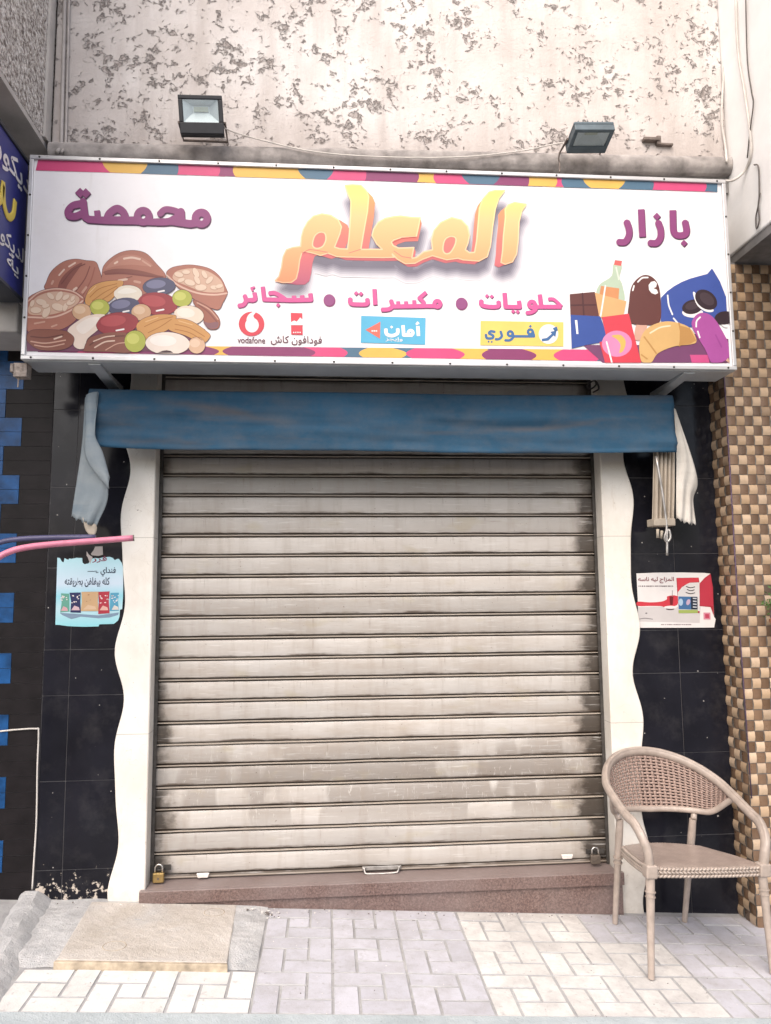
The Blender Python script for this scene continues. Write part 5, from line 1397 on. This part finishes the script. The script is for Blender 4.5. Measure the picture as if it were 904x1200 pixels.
# big yellow letter: two bowls of a heavy round hand
for k, (y0, y1, zz) in enumerate(((-0.90, -0.74, zb(8, 250)), (-0.74, -0.60, zb(8, 250)))):
    pth = smoothpath([(XS + 0.003, y0, zz + 0.13), (XS + 0.003, y0 + 0.02, zz + 0.03), (XS + 0.003, (y0 + y1) / 2, zz - 0.01), (XS + 0.003, y1 - 0.015, zz + 0.03), (XS + 0.003, y1, zz + 0.11)], 5)
    pr.mb.tube(pth, 0.019, 8, pr.mi(YB), squash=None)
for i in range(len(pr.mb.v)):
    x, y, z = pr.mb.v[i]; pr.mb.v[i] = (min(x, XS + 0.006), y, z)
pr.build('lettering', bs)

# ================================================================== RIGHT NEIGHBOUR
M_wwall = plain('white_painted_wall', (0.84, 0.82, 0.80), 0.85, 0, 0.06, 4, 0.25, 40)


def mat_mosaic(name, stops):
    m, t, b = nt(name); g = N(t, 'ShaderNodeNewGeometry'); v = coords(t)
    r = ramp(t, g.outputs['Random Per Island'], stops)
    c = mixc(t, math_(t, 'MULTIPLY', noise(t, v, 45, 4, 0.7), 0.5), r.outputs[0], tuple(x * 0.55 for x in stops[1][1]))
    d = ramp(t, noise(t, v, 4, 6, 0.7), [(0.45, 0.0), (0.75, 1.0)]).outputs[0]
    c = mixc(t, math_(t, 'MULTIPLY', d, 0.4), c, (0.20, 0.16, 0.13))
    L(t, c, b.inputs['Base Color'])
    q = ramp(t, noise(t, v, 30, 3), [(0.3, 0.22), (0.7, 0.5)]); L(t, q.outputs[0], b.inputs['Roughness'])
    bump(t, b, noise(t, v, 90, 3), 0.15, 0.003)
    return m


M_weave1 = mat_mosaic('cream_mosaic', [(0.0, (0.45, 0.305, 0.185)), (0.5, (0.56, 0.40, 0.26)), (0.95, (0.64, 0.48, 0.34)), (1.0, (0.3, 0.21, 0.14))])
M_weave2 = mat_mosaic('brown_mosaic', [(0.0, (0.13, 0.075, 0.042)), (0.5, (0.18, 0.107, 0.062)), (0.95, (0.23, 0.14, 0.085)), (1.0, (0.06, 0.04, 0.03))])
rb_ = thing('corner_building', 'right neighbouring building with white overhang and woven brown mosaic pillar', 'building', (4.0, -0.2, -0.3))
XR = 3.318
mb = MB(); mb.box(XR, 6.5, -2.6, 0.6, 3.45, 7.5); mb.build('overhang', M_wwall, rb_, bevel=0.01)
mb = MB(); mb.box(XR + 0.01, 6.5, -2.58, 0.6, 3.40, 3.4495); mb.build('soffit', M_soffit, rb_)
mb = MB(); mb.box(3.20, XR + 0.02, -0.20, 0.3, 3.36, 3.8145); mb.build('corner_infill', M_grey, rb_)
mb = MB(); YC = -0.285; XC = 3.226; cs, cz = 0.0505, 0.0562


def weave(mb, org, du, nrm, nu, nv, cu, cv, par):
    org, du, nrm = Vector(org), Vector(du), Vector(nrm); n = 4
    for i in range(nu):
        for j in range(nv):
            lite = (i + j + par) % 2 == 0; g = 0.03; P = []
            jit = random.uniform(-0.0015, 0.0015)
            for b in range(n + 1):
                r = []
                for a in range(n + 1):
                    u, v = g + (1 - 2 * g) * a / n, g + (1 - 2 * g) * b / n
                    # cream pieces arch over, brown ones dip under at their sides
                    h = (0.0065 * math.sin(math.pi * v) + 0.001) if lite else (0.005 * math.sin(math.pi * u) - 0.001)
                    r.append(org + du * ((i + u) * cu) + Vector((0, 0, (j + v) * cv)) + nrm * (h + jit))
                P.append(r)
            mb.grid(P, 0 if lite else 1)


NVR = int((3.398 + 0.32) / cz)
weave(mb, (XC, YC, -0.32), (1, 0, 0), (0, -1, 0), 23, NVR, cs, cz, 0)
weave(mb, (XC, YT + 0.005, -0.32), (0, -1, 0), (-1, 0, 0), 3, NVR, (YT + 0.005 - YC) / 3, cz, 1)
mb.build('mosaic_pillar', [M_weave1, M_weave2], rb_, True)
mb = MB(); mb.box(XC + 0.004, 6.4, YC + 0.004, 0.6, -0.6, 3.399); mb.build('pillar_core', M_soffit, rb_)
mb = MB(); p0 = at(849, 440, y=YC - 0.012); p1 = at(868, 900, y=YC - 0.012)
mb.tube([(XC - 0.006, YC - 0.008, 3.2), (XC - 0.006, YC - 0.008, 1.4), (XC + 0.004, YC - 0.012, 0.4)], 0.0035, 6)
o = mb.build('cord', plain('purple_cord', (0.10, 0.065, 0.11), 0.8, var=0.3), smooth=True); tag(o, 'thin purple cord hanging down the corner of the mosaic pillar', 'cord')

# sprig of leaves at the right edge, growing from a wall pocket
M_leaf = plain('green_leaf', (0.06, 0.13, 0.03), 0.5, 0, 0.4, 60); M_stem = plain('plant_stem', (0.10, 0.11, 0.04), 0.7, 0, 0.2); M_pot = plain('clay_pot', (0.30, 0.13, 0.07), 0.8, 0, 0.2, 20)
pc = at(917, 712, y=-0.40)
pl = thing('hanging_plant', 'small green leafy plant poking in at the right edge before the mosaic pillar', 'plant', pc)
mb = MB(); st = MB()
for k in range(64):
    a = random.uniform(0, 2 * math.pi); e = random.uniform(-0.5, 1.2); ln = random.uniform(0.05, 0.135)
    d = Vector((math.cos(a) * math.cos(e), math.sin(a) * math.cos(e), math.sin(e)))
    tip = Vector(pc) + d * ln * 1.0; b = Vector(pc) + d * ln * 0.35
    st.tube([Vector(pc) + Vector((0, 0, -0.05)), b, tip], 0.0012, 4)
    for q in (0.55, 0.8, 1.0):
        o = Vector(pc) + d * ln * q; w = d.cross(Vector((random.uniform(-1, 1), random.uniform(-1, 1), random.uniform(-1, 1)))).normalized(); L1 = (d + w * random.uniform(-1, 1)).normalized() * random.uniform(0.014, 0.026)
        nn = L1.cross(w).normalized() * 0.003; w = w * 0.006
        mb.add([o, o + L1 * .5 + w, o + L1 + nn, o + L1 * .5 - w], [(0, 1, 2, 3)])
mb.build('foliage', M_leaf, pl); st.build('stem', M_stem, pl)
mb = MB(); mb.lathe((pc[0], pc[1], pc[2] - 0.17), (0, 0, 1), [(0, 0.045), (0.09, 0.062), (0.092, 0.068), (0.11, 0.068), (0.112, 0.058), (0.10, 0.05)], 24); mb.build('pot', M_pot, pl, True, auto=35)
mb = MB(); mb.tube([(pc[0], pc[1] + 0.05, pc[2] - 0.09), (pc[0], YC - 0.004, pc[2] - 0.09), (pc[0], YC - 0.004, pc[2] - 0.02)], 0.005, 6); mb.build('hanger', M_rust, pl)

# ================================================================== POSTERS
YP = YT - 0.004
pst = thing('poster', 'torn light blue snack poster with dark lettering left of the shutter', 'poster', at(105, 700, y=YP))
kP = lambda p: C(p, 60, 635, 10.044)
M_pap = mat_grad('pale_blue_poster_print', at(100, 733, y=YP)[2], at(100, 652, y=YP)[2], [(0.0, (0.25, 0.56, 0.62)), (0.25, (0.42, 0.60, 0.66)), (0.42, (0.25, 0.55, 0.64)), (0.6, (0.50, 0.60, 0.70)), (1.0, (0.36, 0.60, 0.66))])
pr = Print(y=YP + 0.002, step=0.0005)
edge = kP([(75, 185), (105, 190), (130, 235), (150, 240), (160, 190), (185, 205), (205, 210), (215, 195), (240, 200), (300, 188), (368, 190), (372, 245), (395, 262), (440, 255), (450, 240), (470, 200), (520, 190), (560, 195), (600, 185), (690, 175), (730, 190), (750, 215), (780, 200), (800, 200), (835, 250), (848, 300), (850, 500), (848, 640), (838, 790), (812, 800), (806, 880), (790, 925), (740, 965), (640, 968), (570, 970), (560, 995), (400, 1000), (200, 992), (100, 978), (52, 975), (60, 640)])
pr.loops([edge], M_pap, 1)
sheet = pr.build('sheet', pst)
pr = Print(y=YP + 0.002, step=0.0005); NVY = ink('2a3550'); DKB = ink('1f2f4a')
pr.text('فنداي ..', (112.5, 664.5, 136, 675.5), DKB, 2.2, 0.02); pr.build('lettering', pst)
pr = Print(y=YP + 0.002, step=0.0005); pr.text('كله بيفلفن بطريقته', (76, 676.5, 128.8, 688), DKB, 2.2, 0.02); pr.build('lettering', pst)
pr = Print(y=YP + 0.002, step=0.0005)
pr.text('فرر', (108, 651.5, 125.5, 659.5), ink('8c3050'), 2.2, 0.02); pr.loops([kP([(430, 345), (540, 340), (545, 348), (430, 352)])], DKB, 2.2)
pr.build('lettering', pst)
mb = None
for k, (pts, c1, c2) in enumerate([([(118, 605), (215, 610), (218, 820), (108, 830), (125, 720)], '5fa592', 'd8a0a8'), ([(700, 600), (800, 598), (788, 700), (800, 810), (690, 815)], '4a9fc0', 'd9cfc6'), ([(218, 598), (350, 595), (345, 700), (352, 835), (228, 830), (236, 700)], '2d3160', 'd9b6c0'), ([(558, 588), (690, 582), (680, 700), (690, 840), (555, 850), (562, 700)], 'b8283e', 'e6b0a0'), ([(358, 588), (560, 585), (550, 700), (558, 815), (350, 815), (362, 700)], 'cfa778', 'dcb894')]):
    p = Print(y=YP + 0.002, step=0.0005); p.loops([kP(pts)], ink(c1), 2.4 + 0.5 * k)
    A = np.array(pts); cx, cy = A.mean(0); w = np.ptp(A[:, 0]); rr = random.Random(k)
    for q in range(9 if k < 4 else 3):
        x, y = cx + rr.uniform(-.33, .33) * w, cy - rr.uniform(-10, 85); p.ell(*kP([(x, y)])[0], rr.uniform(.5, 1.5), rr.uniform(.4, .8), rr.uniform(-20, 20), ink('efe2e0' if k < 4 else 'a98058'), 2.6 + 0.5 * k, 10)
    p.loops([kP([(cx - w * .38, cy + 95), (cx - w * .1, cy + 40), (cx + w * .3, cy + 60), (cx + w * .38, cy + 95)])], ink(c2), 2.62 + 0.5 * k)
    p.build('snack_packet', pst)
p = Print(y=YP + 0.002, step=0.0005); p.loops([kP([(100, 835), (350, 850), (560, 865), (800, 830), (790, 860), (690, 890), (560, 900), (350, 880), (240, 910), (130, 860)])], ink('7d97b0'), 2.1); p.build('reflection_print', pst)
pr = Print(y=YP + 0.002, step=0.0005); pr.loops([kP([(520, 55), (608, 52), (612, 150), (560, 165), (480, 158), (470, 140), (500, 100)])], ink('a59c98'), 1.4); pr.loops([kP([(420, 110), (445, 150), (490, 180), (460, 262), (432, 180), (418, 160)])], ink('b3a9a6'), 1.4); pr.build('paper_scrap', pst)

kR = lambda p: C(p, 740, 665, 8.61)
ps2 = thing('poster', 'white poster with red tea cup and red product box right of the shutter', 'poster', at(790, 703, y=YP))
pr = Print(y=YP + 0.002, step=0.0005)
pr.loops([kR([(52, 60), (250, 52), (500, 50), (740, 55), (800, 62), (822, 200), (836, 500), (852, 520), (836, 606), (500, 608), (70, 608), (66, 330)])], ink('e9e3e0'), 1); pr.loops([kR([(68, 400), (300, 395), (700, 400), (690, 560), (72, 545)])], ink('cfc8c6'), 1.6)
pr.build('sheet', ps2)
RR, RR2 = ink('d62a3c'), ink('b01f33')
pr = Print(y=YP + 0.002, step=0.0005)
pr.loops([smoothpath(kR([(64, 345), (180, 352), (300, 345), (360, 320), (365, 290), (465, 288), (462, 380), (340, 400), (300, 390), (180, 388), (66, 388)]), 3, True)], RR, 2); pr.loops([kR([(385, 292), (425, 292), (418, 378), (392, 378)])], ink('7a1420'), 2.4)
pr.ell(*kR([(395, 402)])[0], 7.5, 1.8, 0, ink('e9e3e0'), 2.5); pr.ell(*kR([(392, 418)])[0], 5.0, 1.4, 0, ink('5a4040'), 2.4); pr.loops([kR([(412, 230), (418, 232), (416, 295), (410, 295)])], ink('8a8080'), 2.4)
pr.build('tea_cup_picture', ps2)
pr = Print(y=YP + 0.002, step=0.0005)
pr.loops([kR([(455, 105), (680, 102), (690, 160), (740, 105), (800, 62), (824, 200), (834, 490), (800, 400), (690, 390), (690, 460), (478, 462)])], RR2, 2.2); pr.loops([kR([(470, 250), (510, 200), (580, 155), (688, 150), (690, 440), (475, 440)])], ink('d9d4d2'), 2.8)
pr.loops([smoothpath(kR([(460, 108), (676, 106), (680, 145), (600, 150), (520, 185), (470, 250)]), 1, True)], RR, 3.1); pr.loops([kR([(475, 292), (668, 296), (670, 425), (478, 422)])], ink('3f6ea0'), 3.4); pr.loops([kR([(600, 296), (668, 298), (669, 424), (605, 424)])], ink('20283a'), 3.6)
pr.loops([kR([(476, 428), (672, 428), (672, 460), (480, 462)])], ink('9fb050'), 3.6); pr.ell(*kR([(500, 350)])[0], 2.6, 4.2, 0, ink('a9c4dc'), 3.8); pr.ell(*kR([(575, 350)])[0], 2.2, 3.6, 20, ink('c3a6c0'), 3.8)
for k in range(4): pr.loops([kR([(622, 305 + 29 * k), (660, 308 + 29 * k), (660, 320 + 29 * k), (622, 317 + 29 * k)])], ink('c8ccd4'), 3.9)
pr.loops([kR([(694, 160), (796, 75), (818, 205), (826, 388), (694, 388)])], ink('c02740'), 3.0)
pr.loops([kR([(728, 455), (798, 455), (800, 525), (730, 525)])], ink('d8879a'), 3.2); pr.loops([kR([(745, 470), (785, 470), (787, 512), (747, 512)])], ink('c03a58'), 3.4)
for k, (a, b) in enumerate(((555, 640), (565, 635), (552, 640))): pr.stroke(kR([(a, 192 + 30 * k), ((a + b) / 2, 205 + 30 * k), (b, 196 + 30 * k)]), 0.5, ink('2c2628'), 3.7, True, 3)
pr.build('product_box_picture', ps2)
pr = Print(y=YP + 0.002, step=0.0005); DK = ink('7a1626')
pr.text('المزاج ليه ناسه', (748, 676, 790, 683.5), DK, 2.4, 0.02); pr.build('lettering', ps2)
pr = Print(y=YP + 0.002, step=0.0005); rr = random.Random(5)
x = 748.5
while x < 789:
    w = rr.uniform(0.6, 1.4); pr.loops([[(x, 686.2), (x + w, 686.1), (x + w, 687.6), (x, 687.6)]], ink('6a5a5c'), 2.4); x += w + rr.choice((0.4, 0.4, 1.0))
pr.build('small_print', ps2)
pr = Print(y=YP + 0.002, step=0.0005); x = 775
while x < 810:
    w = rr.uniform(0.6, 1.4); pr.loops([[(x, 731.3), (x + w, 731.3), (x + w, 732.5), (x, 732.5)]], ink('8a7a7c'), 2.4); x += w + rr.choice((0.4, 0.4, 1.0))
pr.build('small_print', ps2)
pr = Print(y=YP + 0.002, step=0.0005); pr.stroke(kR([(85, 520), (140, 512), (215, 522)]), 0.5, ink('8a8484'), 2.4, True, 3); pr.ell(*kR([(152, 462)])[0], 1.2, 0.9, 0, ink('7a7676'), 2.4)
pr.build('small_print', ps2)

# ================================================================== POLES at the left edge
M_pink = plain('pink_paint', (0.60, 0.20, 0.29), 0.4, 0, 0.12, 30); M_purp = plain('violet_paint', (0.075, 0.07, 0.14), 0.4, 0, 0.12, 30)
pp = [at(*q) for q in ()]
P = [at(156, 630.5, y=-0.62), at(110, 634, y=-0.66), at(60, 638, y=-0.71), at(28, 642, y=-0.74), at(8, 648, y=-0.76), at(-6, 658, y=-0.78), at(-14, 680, y=-0.80)]
P.append(P[-1] + np.array([-0.03, -0.02, -0.35])); mb = MB(); mb.tube(smoothpath(P, 6), 0.0145, 14); po = thing('bent_pole', 'glossy pink metal pole bent down at its left end', 'pole', (P[-1][0], P[-1][1], P[-1][2]))
mb.build('tube', M_pink, po, True)
d = P[0] - P[1]; d /= np.linalg.norm(d); mb = MB(); mb.tube([P[0] - d * 0.0, P[0] + d * 0.006], 0.0150, 14); mb.build('end_cap', M_rust, po, True)
mb = MB(); mb.tube([P[-1] + np.array([0, 0, 0.02]), (P[-1][0] - 0.02, P[-1][1] - 0.02, -0.1)], 0.0145, 14); mb.build('post', M_pink, po, True)
mb = MB(); Q = [at(112, 629.5, y=-0.60), at(60, 630, y=-0.60), at(20, 632, y=-0.60), at(0, 636, y=-0.60), at(-14, 645, y=-0.60)]; Q.append(Q[-1] + np.array([-0.04, 0, -0.9])); Q.append(Q[-1] + np.array([0, 0, -0.8]))
mb.tube(smoothpath(Q, 6), 0.013, 12); tag(mb.build('bent_pole', M_purp, smooth=True), 'dark violet pole running just behind the pink one', 'pole')

# ================================================================== CHAIR
M_rat = plain('tan_resin', (0.345, 0.285, 0.245), 0.38, 0, 0.16, 22, 0.15, 160, spec=0.5); M_ratd = plain('tan_resin_weave', (0.29, 0.205, 0.172), 0.45, 0, 0.12, 40, 0.1, 200)
chx, chy, chz, cyaw = 2.675, -0.52, zg(2.675), rad(5.5)
chair = thing('armchair', 'tan woven plastic armchair standing on the paving by the right pillar', 'chair', (chx, chy, chz))
MC = Matrix.Translation((chx, chy, chz)) @ Matrix.Rotation(math.atan(0.0586), 4, 'Y') @ Matrix.Rotation(cyaw, 4, 'Z')
W = lambda p: tuple(MC @ Vector(p))
SH = 0.465


def gfix(p):
    w = Vector(W(p)); w.z = zg(w.x) + 0.004; return tuple(w)


legs = [((-.285, -.245, SH - .03), (-.300, -.290, 0)), ((.285, -.245, SH - .03), (.305, -.290, 0)), ((-.205, .20, SH + .08), (-.190, .265, 0)), ((.210, .20, SH + .08), (.205, .265, 0))]
for k, (a, b) in enumerate(legs):
    A, B = Vector(W(a)), Vector(gfix(b)); mb = MB()
    mid = A.lerp(B, 0.5); rads = (0.021, 0.020, 0.017, 0.015) if k < 2 else (0.018, 0.020, 0.017, 0.014)
    pts = [A, A.lerp(B, 0.16), mid, B]; mb.tube(pts, list(rads), 14)
    cl = 0.17 if k < 2 else 0.36
    mb.tube([A.lerp(B, cl), A.lerp(B, cl + .012)], 0.0245, 14); mb.tube([A.lerp(B, cl + .05), A.lerp(B, cl + .06)], 0.0235, 14)
    mb.build('leg', M_rat, chair, True, auto=50)


def rail(s, top):
    """s in -1..1 round the U of the back; returns local point"""
    th = s * rad(112); st = abs(s)
    z = 0.655 + 0.205 * max(0, math.cos(th * 0.80)) ** 1.25
    y = 0.03 + 0.275 * math.cos(th) + 0.05 * max(0, math.cos(th)); x = 0.335 * math.sin(th)
    if top: return Vector((x, y, z))
    lo = Vector((0.305 * math.sin(th), 0.03 + 0.236 * math.cos(th), 0.578 + 0.03 * st))
    k = max(0.0, (st - 0.50) / (SE - 0.50)); k = min(1.0, k) ** 2.2
    return lo.lerp(Vector((x, y, z)), k * 0.92)


SE = 0.80
# back frame: top hoop running down into the arms, one moulded band with ridges
arc = [rail(s, True) for s in np.linspace(-SE, SE, 41)]
Lfr = [Vector((-.288, -.245, SH - .02)), Vector((-.298, -.248, SH + .06)), Vector((-.315, -.228, SH + .12)), Vector((-.328, -.17, SH + .172)), Vector((-.335, -.10, SH + .192))]
Rfr = [Vector((-p.x, p.y, p.z)) for p in Lfr]
full = smoothpath([W(p) for p in Lfr + arc[2:-2:3] + Rfr[::-1]], 5)
mb = MB(); mb.tube(full, 0.0205, 12, squash=(1.0, 1.2))
for off in (-0.013, 0.012):
    mb.tube([(p[0], p[1], p[2]) for p in [np.array(q) + np.array([0, -0.008, off * 0.8 + 0.006]) for q in full]], 0.0105, 8)
mb.build('arm_frame', M_rat, chair, True)
lowr = [rail(s, False) for s in np.linspace(-SE, SE, 35)]
ends = lambda s: rail(s * SE, True) * 0.55 + rail(s * SE, False) * 0.45
lowpath = [W(p) for p in lowr]
mb = MB(); mb.tube(smoothpath(lowpath, 2), 0.013, 10, squash=(1.2, 0.9)); mb.build('lower_rail', M_rat, chair, True)
# woven back panel
mb = MB()


def bk(s, v):
    p = rail(s * SE * 0.985, False).lerp(rail(s * SE * 0.985, True), v); e = 1 - abs(s) ** 3 * 0.55
    lo = rail(s * SE * .985, False); hi = rail(s * SE * .985, True)
    return p


def bkn(s, v):
    a = bk(min(1, s + .01), v) - bk(max(-1, s - .01), v); b = bk(s, min(1, v + .02)) - bk(s, max(0, v - .02)); return a.cross(b).normalized()


NVs, NHs = 34, 17
for i in range(NVs):
    s0 = -0.985 + 1.97 * (i + .5) / NVs; hw = 0.42 / NVs * 1.15; P = []
    for k in range(NHs * 3 + 1):
        v = 0.02 + 0.96 * k / (NHs * 3); o = 0.0032 * math.sin(math.pi * (k / 3.0) + math.pi * i)
        P.append([W(bk(s0 + d, v) + bkn(s0, v) * (o + 0.0012 * (1 - abs(d) / hw))) for d in (-hw, 0, hw)])
    mb.grid(P)
for j in range(NHs):
    v0 = 0.02 + 0.96 * (j + .5) / NHs; hv = 0.30 / NHs; P = []
    for k in range(NVs * 3 + 1):
        s = -0.985 + 1.97 * k / (NVs * 3); o = -0.0032 * math.sin(math.pi * (k / 3.0) + math.pi * j + math.pi / 2 * 0)
        P.append([W(bk(s, v0 + d) + bkn(s, v0) * o) for d in (-hv, 0, hv)])
    mb.grid(P)
mb.build('woven_back', M_ratd, chair, True, solid=0.002)
# seat: slightly domed, woven, with a braided apron
mb = MB(); P = []; nx_, ny_ = 60, 60


def seat_pt(u, v):
    """u -1..1 across, v 0 front..1 back"""
    w = 0.283 - 0.075 * v ** 1.6; y = -0.262 + 0.46 * v + 0.018 * u * u * (1 - v) - 0.05 * u * u * v; return Vector((u * w, y, SH + 0.004 - 0.012 * (1 - u * u) * math.sin(math.pi * min(1, v * 1.0)) - 0.010 * (1 - v) ** 6 - 0.045 * v))


for a in range(ny_ + 1):
    P.append([W(seat_pt(-1 + 2 * b / nx_, a / ny_) + Vector((0, 0, 0.0013 * math.sin(a * math.pi / 1.0 + (b % 2) * math.pi) + 0.0012 * ((a + b) % 2)))) for b in range(nx_ + 1)])
M_ratw, t_w, b_w = nt('tan_resin_basketweave'); v_w = coords(t_w)
wv1 = N(t_w, 'ShaderNodeTexChecker'); wv1.inputs['Scale'].default_value = 90; L(t_w, v_w, wv1.inputs['Vector'])
r_w = ramp(t_w, noise(t_w, v_w, 18, 4), [(0.3, (0.30, 0.235, 0.205)), (0.7, (0.40, 0.325, 0.285))]); L(t_w, mixc(t_w, math_(t_w, 'MULTIPLY', wv1.outputs[1], 0.22), r_w.outputs[0], (0.22, 0.16, 0.135)), b_w.inputs['Base Color']); b_w.inputs['Roughness'].default_value = 0.36
bump(t_w, b_w, wv1.outputs[1], 0.4, 0.002)
mb.grid(P); mb.build('seat', M_ratw, chair, True, solid=0.006)
mb = MB()
rim = [seat_pt(-1 + 2 * k / 30, 0) for k in range(31)] + [seat_pt(1, k / 24) for k in range(1, 25)] + [seat_pt(1 - 2 * k / 20, 1) for k in range(1, 21)] + [seat_pt(-1, 1 - k / 24) for k in range(1, 24)]
rim = [Vector((p.x, p.y, SH - 0.045 * max(0, min(1, (p.y + .262) / .46)))) for p in rim]; nr = len(rim)
mb.tube([W(p + Vector((0, 0, -0.022))) for p in rim], 0.012, 8, closed=True, squash=(2.0, 0.5))
for rw in range(3):
    for k in range(nr):
        a, b = rim[k], rim[(k + 1) % nr]; t_ = (b - a); c_ = (a + b) / 2 + Vector((0, 0, -0.006 - 0.015 * rw)); n_ = t_.cross(Vector((0, 0, 1))).normalized(); sgn = 1 if rw % 2 == 0 else -1
        d_ = t_ * 0.62 + Vector((0, 0, 0.0065 * sgn))
        mb.tube([W(c_ - d_ + n_ * 0.004), W(c_ - d_ * .4 + n_ * 0.009), W(c_ + d_ * .4 + n_ * 0.009), W(c_ + d_ + n_ * 0.003)], [0.003, 0.0062, 0.0062, 0.003], 6)
mb.build('braided_apron', M_rat, chair, True)
for sx in (-1, 1):
    mb = MB(); c_ = MC @ Matrix.Translation((sx * .288, -.25, SH - .012)); mb.box(-.028, .028, -.024, .024, -.034, .026, M=c_); mb.build('corner_bracket', M_rat, chair, bevel=0.008, segs=3)
    mb = MB(); mb.tube(smoothpath([W((sx * .212, .195, SH + .08)), W((sx * .225, .21, SH + .12)), W(rail(sx * 0.42, False))], 4), 0.016, 10); mb.build('back_post', M_rat, chair, True)
bpy.context.view_layer.update()
